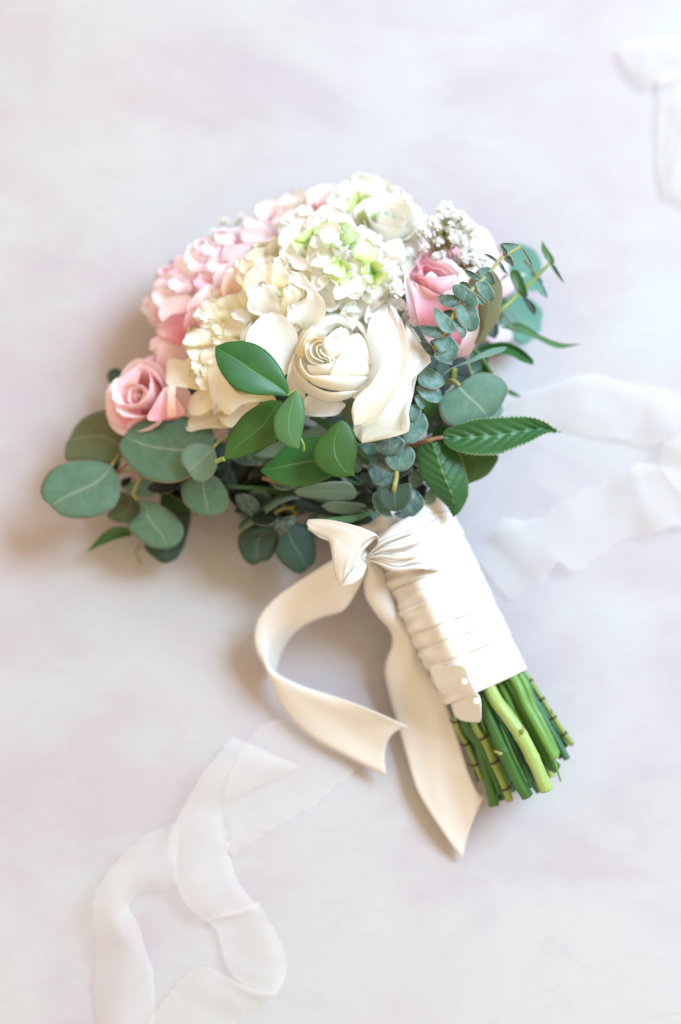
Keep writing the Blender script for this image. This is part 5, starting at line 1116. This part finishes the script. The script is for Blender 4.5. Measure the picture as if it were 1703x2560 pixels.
# gathers fanning from the knot over the top bands
ribbon('gather', cI, [(700, 300, .088), (760, 225, .094), (850, 145, .096), (960, 85, .092), (1060, 35, 0.068)], [(715, 318, .090), (800, 240, .099), (900, 200, .101), (1020, 150, .096), (1120, 90, 0.068)], mat=M['wrap'], parent=wr, bow=.002, n=30, rip=.002)
ribbon('gather', cI, [(705, 305, .089), (800, 225, .100), (900, 190, .102), (1020, 140, .097), (1135, 100, 0.066)], [(715, 325, .089), (800, 300, .100), (920, 300, .102), (1040, 250, .097), (1140, 170, 0.068)], mat=M['wrap'], parent=wr, bow=.003, n=30, rip=.003)
ribbon('gather', cI, [(705, 312, .090), (800, 290, .101), (920, 285, .103), (1040, 240, .098), (1140, 170, 0.068)], [(710, 330, .088), (780, 360, .098), (880, 400, .1), (1010, 375, .098), (1110, 400, 0.076)], mat=M['wrap'], parent=wr, bow=.003, n=30, rip=.004)
for A, B in (([(708, 312, .097), (790, 236, .108), (880, 196, .108), (980, 160, .105), (1090, 110, 0.074)], [(712, 320, .097), (800, 252, .106), (890, 216, .106), (990, 184, .102), (1095, 134, 0.071)]),
             ([(712, 318, .098), (800, 268, .108), (900, 250, .110), (1000, 215, .106), (1110, 160, 0.074)], [(714, 325, .096), (806, 290, .106), (905, 276, .107), (1005, 240, .103), (1110, 190, 0.070)]),
             ([(712, 322, .098), (790, 306, .107), (890, 312, .110), (1000, 290, .106), (1110, 250, 0.074)], [(714, 328, .096), (790, 326, .104), (892, 340, .107), (1002, 322, .102), (1112, 290, 0.070)]),
             ([(712, 326, .096), (780, 345, .103), (880, 378, .106), (1010, 360, .103), (1100, 372, 0.072)], [(712, 332, .094), (776, 362, .100), (872, 404, .102), (1010, 388, .099), (1108, 402, 0.068)])):
    ribbon('pleat', cI, A, B, mat=M['wrap'], parent=wr, bow=.0022, n=30, m=6)
# pinned end
patch('pinned_end', cI, (1160, 925), (1320, 1243), [(1060, 935), (1080, 1000), (1105, 1060), (1170, 1120), (1205, 1210), (1260, 1238)], [(1262, 935), (1290, 1000), (1320, 1070), (1347, 1110), (1352, 1200), (1350, 1242)], (.069, .060), arch=.001, cup=0, tilt=.011, ruf=.000, mat=M['satin'], parent=wr, nu=14, thick=.0006)
def pin(u, v, h, lab):
    t = root('pearl_pin', Q(cI, u, v, h), lab, 'pin', 'pearl pins closing the wrap')
    p = Q(cI, u, v, h); vs, fs, uu = [], [], []
    for a in range(11):
        for b in range(16):
            th = math.pi*a/10; ph = 2*math.pi*b/16
            vs.append(p + Vector((math.sin(th)*math.cos(ph), math.sin(th)*math.sin(ph), math.cos(th)))*.0024); uu.append((b/16, a/10))
    mesh_obj('pearl_head', vs, grid_faces(11, 16, True), M['pearl'], t, uu)
    tube('pin_shaft', [p, p+Vector((-.002, .001, -.006)), p+Vector((-.004, .002, -.012))], .0004, M['steel'], t, 4, 6)
pin(1255, 1017, .0775, 'upper white pearl-headed pin in the folded ribbon end')
pin(1322, 1127, .0735, 'lower white pearl-headed pin, nearer the cut stems')

# ------------------------------------------------------------ bow
bow = root('ribbon_bow', Q(cI, 700, 320, .09), 'ivory satin bow tied at the top left of the wrap with two long trailing tails', 'bow')
K = dict(mat=M['satin'], parent=bow)
patch('loop', cI, (375, 132), (565, 484), [(380, 112), (460, 108), (560, 122), (690, 158), (772, 200), (735, 235), (690, 285), (650, 350), (605, 430)], [(400, 175), (450, 200), (497, 228), (513, 290), (522, 360), (535, 420)],
      (.098, .094), arch=.009, cup=-.002, tilt=-.005, ruf=.0012, nu=16, nv=30, **K)
patch('loop', cI, (400, 150), (500, 232), [(440, 150), (500, 190)], [(380, 160), (440, 205)], (.090, .088), **K)
ribbon('loop_rim', cI, [(676, 282, .104), (700, 240, .109), (738, 205, .112), (768, 198, .112), (779, 222, .110), (765, 262, .106), (730, 300, .101), (690, 330, .097)],
       [(672, 300, .086), (705, 262, .080), (735, 228, .078), (750, 222, .078), (752, 235, .078), (742, 258, .080), (712, 285, .082), (680, 312, .084)], n=40, bow=.000, **K)
patch('loop', cI, (562, 486), (718, 322), [(600, 430), (640, 378), (660, 325), (690, 310)], [(630, 468), (680, 430), (705, 385)], (.094, .092), arch=.006, cup=.003, **K)
patch('knot', cI, (665, 300), (730, 350), [(680, 280), (720, 290)], [(665, 330), (700, 350)], (.096, .094), arch=.003, cup=-.002, **K)
ribbon('tail', cI, [(690, 330, .080), (590, 300, .078), (500, 345, .070), (350, 440, .052), (200, 545, .040), (105, 655, .034), (80, 760, .032), (98, 860, .030), (145, 950, .024), (240, 1165, .014), (390, 1325, .010), (600, 1440, .010), (822, 1548, .012)],
       [(700, 420, .076), (640, 540, .062), (570, 625, .052), (450, 662, .040), (330, 725, .028), (255, 820, .016), (222, 920, .010), (225, 980, .014), (350, 1042, .026), (600, 1122, .036), (780, 1195, .038), (870, 1235, .036), (947, 1272, .034)],
       [(695, 370, .084), (615, 420, .076), (530, 490, .066), (400, 550, .050), (265, 630, .038), (180, 735, .032), (148, 840, .030), (165, 945, .030), (250, 1020, .028), (430, 1150, .026), (590, 1235, .024), (720, 1300, .022), (828, 1352, .022)], n=90, m=14, rip=.002, **K)
ribbon('tail', cI, [(700, 330, .080), (690, 440, .070), (702, 540, .060), (765, 645, .050), (835, 725, .040), (852, 800, .034), (812, 920, .024), (815, 1010, .020), (862, 1190, .014), (930, 1420, .012), (1000, 1640, .014), (1150, 1880, .012), (1247, 2012, .006)],
       [(730, 335, .080), (810, 400, .062), (850, 520, .052), (910, 620, .044), (985, 760, .036), (1030, 880, .030), (1080, 1010, .026), (1140, 1110, .026), (1190, 1230, .028), (1250, 1440, .030), (1300, 1580, .028), (1335, 1640, .026), (1368, 1666, .024)],
       [(715, 335, .084), (750, 430, .074), (780, 530, .064), (840, 640, .054), (905, 750, .044), (935, 850, .038), (945, 970, .030), (975, 1070, .024), (1025, 1210, .020), (1090, 1430, .020), (1150, 1610, .018), (1245, 1760, .016), (1290, 1838, .014)], n=90, m=14, rip=.002, **K)

# ------------------------------------------------------------ chiffon ribbons on the backdrop
CH = dict(mat=M['chiffon'], fray=3.5, thick=0)
def chif(C, label, at):
    return root('chiffon_ribbon', Q(C, *at, 0), label, 'ribbon', 'frayed chiffon ribbons on the backdrop')
k1 = chif(cK, 'frayed white chiffon ribbon looping across the lower left of the backdrop', (500, 760)); CH['parent'] = k1
ribbon('run', cK, [(1520, 60, 0.0036), (1250, 90, 0.0036), (1020, 150, 0.0044), (880, 330, 0.0044), (800, 600, 0.0036), (830, 840, 0.0028)], [(1640, 330, 0.0036), (1500, 430, 0.0036), (1300, 590, 0.0044), (1120, 700, 0.0044), (960, 800, 0.0036), (865, 880, 0.0028)], n=50, rip=0.0014, **CH)
ribbon('run', cK, [(860, 205, 0.0084), (790, 280, 0.0164), (690, 410, 0.0212), (600, 560, 0.0196), (498, 765, 0.0148), (510, 880, 0.0116), (540, 1020, 0.0132), (590, 1140, 0.0148), (690, 1240, 0.0084)],
       [(1230, 370, 0.0044), (1120, 430, 0.0060), (960, 500, 0.0084), (830, 570, 0.0084), (800, 640, 0.0060), (825, 780, 0.0060), (850, 920, 0.0068), (900, 1040, 0.0060), (1010, 1170, 0.0052)], n=60, rip=0.0027, bow=.004, **CH)
ribbon('run', cK, [(1000, 1130, 0.0068), (1060, 1230, 0.0068), (1120, 1340, 0.0084), (1158, 1450, 0.0100), (1150, 1560, 0.0116), (1090, 1655, 0.0148)], [(700, 1230, 0.0052), (765, 1290, 0.0044), (790, 1380, 0.0044), (820, 1480, 0.0052), (870, 1560, 0.0068), (960, 1610, 0.0100)], n=40, rip=0.0023, **CH)
ribbon('run', cK, [(1100, 1645, 0.0164), (960, 1610, 0.0180), (830, 1555, 0.0196), (710, 1490, 0.0180), (600, 1530, 0.0100), (500, 1640, 0.0068), (400, 1780, 0.0052), (340, 1900, 0.0036)],
       [(1085, 1670, 0.0116), (980, 1715, 0.0068), (900, 1780, 0.0036), (840, 1850, 0.0028), (780, 1900, 0.0028), (740, 1950, 0.0028), (700, 2000, 0.0028), (650, 2060, 0.0028)], n=50, rip=0.0027, bow=.003, **CH)
ribbon('run', cK, [(560, 690, 0.0036), (430, 730, 0.0068), (310, 800, 0.0132), (170, 950, 0.0196), (80, 1100, 0.0212), (75, 1240, 0.0180), (90, 1400, 0.0084), (85, 1600, 0.0044), (95, 1900, 0.0028)],
       [(540, 1020, 0.0036), (450, 1070, 0.0084), (350, 1060, 0.0100), (275, 1150, 0.0084), (330, 1250, 0.0100), (360, 1370, 0.0084), (400, 1480, 0.0052), (420, 1640, 0.0036), (410, 1900, 0.0028)], n=60, rip=0.0027, bow=.010, **CH)
k2 = chif(cL, 'white chiffon ribbon rippling in low folds at the right edge below the leaves', (900, 1000)); CH['parent'] = k2
ribbon('run', cL, [(250, 420, 0.0052), (450, 370, 0.0084), (600, 330, 0.0100), (800, 262, 0.0100), (1000, 245, 0.0084), (1200, 310, 0.0084), (1400, 330, 0.0116), (1568, 400, 0.0132), (1750, 460, 0.0084)],
       [(300, 620, 0.0028), (500, 622, 0.0028), (750, 630, 0.0036), (900, 672, 0.0036), (1100, 692, 0.0044), (1290, 740, 0.0044), (1400, 735, 0.0100), (1568, 780, 0.0116), (1750, 860, 0.0084)], n=60, rip=0.0036, bow=.003, **CH)
ribbon('run', cL, [(1700, 500, 0.0164), (1580, 640, 0.0180), (1445, 745, 0.0164), (1415, 880, 0.0100), (1480, 990, 0.0132), (1600, 1120, 0.0132), (1750, 1250, 0.0084)],
       [(1900, 560, 0.0100), (1850, 700, 0.0100), (1800, 800, 0.0084), (1800, 900, 0.0068), (1820, 1000, 0.0068), (1850, 1100, 0.0068), (1900, 1200, 0.0052)], n=50, rip=0.0027, bow=.004, **CH)
ribbon('run', cL, [(1620, 960, 0.0052), (1400, 880, 0.0052), (1250, 880, 0.0180), (1130, 930, 0.0132), (1000, 1010, 0.0036), (800, 1110, 0.0036), (620, 1220, 0.0044), (480, 1280, 0.0084), (330, 1260, 0.0164), (250, 1340, 0.0132), (205, 1430, 0.0044), (80, 1500, 0.0028)],
       [(1700, 1330, 0.0036), (1600, 1330, 0.0052), (1500, 1320, 0.0148), (1380, 1370, 0.0116), (1250, 1400, 0.0036), (1100, 1440, 0.0036), (950, 1560, 0.0044), (820, 1640, 0.0068), (690, 1570, 0.0164), (600, 1700, 0.0100), (500, 1760, 0.0036), (350, 1850, 0.0028)], n=70, rip=0.0018, bow=.003, **CH)
k3 = chif(cM, 'cream-white chiffon ribbon end folded over at the upper right corner', (900, 700)); CH['parent'] = k3
ribbon('run', cM, [(545, 490, 0.0036), (700, 410, 0.0068), (900, 378, 0.007), (1100, 368, 0.008), (1300, 370, 0.007), (1500, 420, 0.006)], [(845, 905, 0.0036), (930, 850, 0.006), (1010, 830, 0.007), (1120, 800, 0.007), (1300, 760, 0.006), (1500, 780, 0.0068)], n=40, rip=0.0036, bow=.005, **CH)
ribbon('run', cM, [(930, 760, 0.0052), (970, 950, 0.0052), (960, 1200, 0.0052), (970, 1500, 0.0052), (980, 1750, 0.0044), (1040, 1980, 0.0028)], [(1230, 640, 0.009), (1230, 900, 0.010), (1200, 1180, 0.010), (1160, 1450, 0.010), (1110, 1680, 0.009), (1075, 1850, 0.0068)], n=40, rip=0.0018, **CH)
ribbon('run', cM, [(1235, 850, 0.017), (1215, 1150, 0.017), (1165, 1450, 0.015), (1115, 1700, 0.013), (1085, 1850, 0.010), (1180, 1990, 0.0052)], [(1600, 800, 0.006), (1600, 1100, 0.006), (1600, 1400, 0.006), (1600, 1650, 0.006), (1600, 1850, 0.0068), (1600, 2100, 0.0036)], n=40, rip=0.0018, bow=.003, **CH)
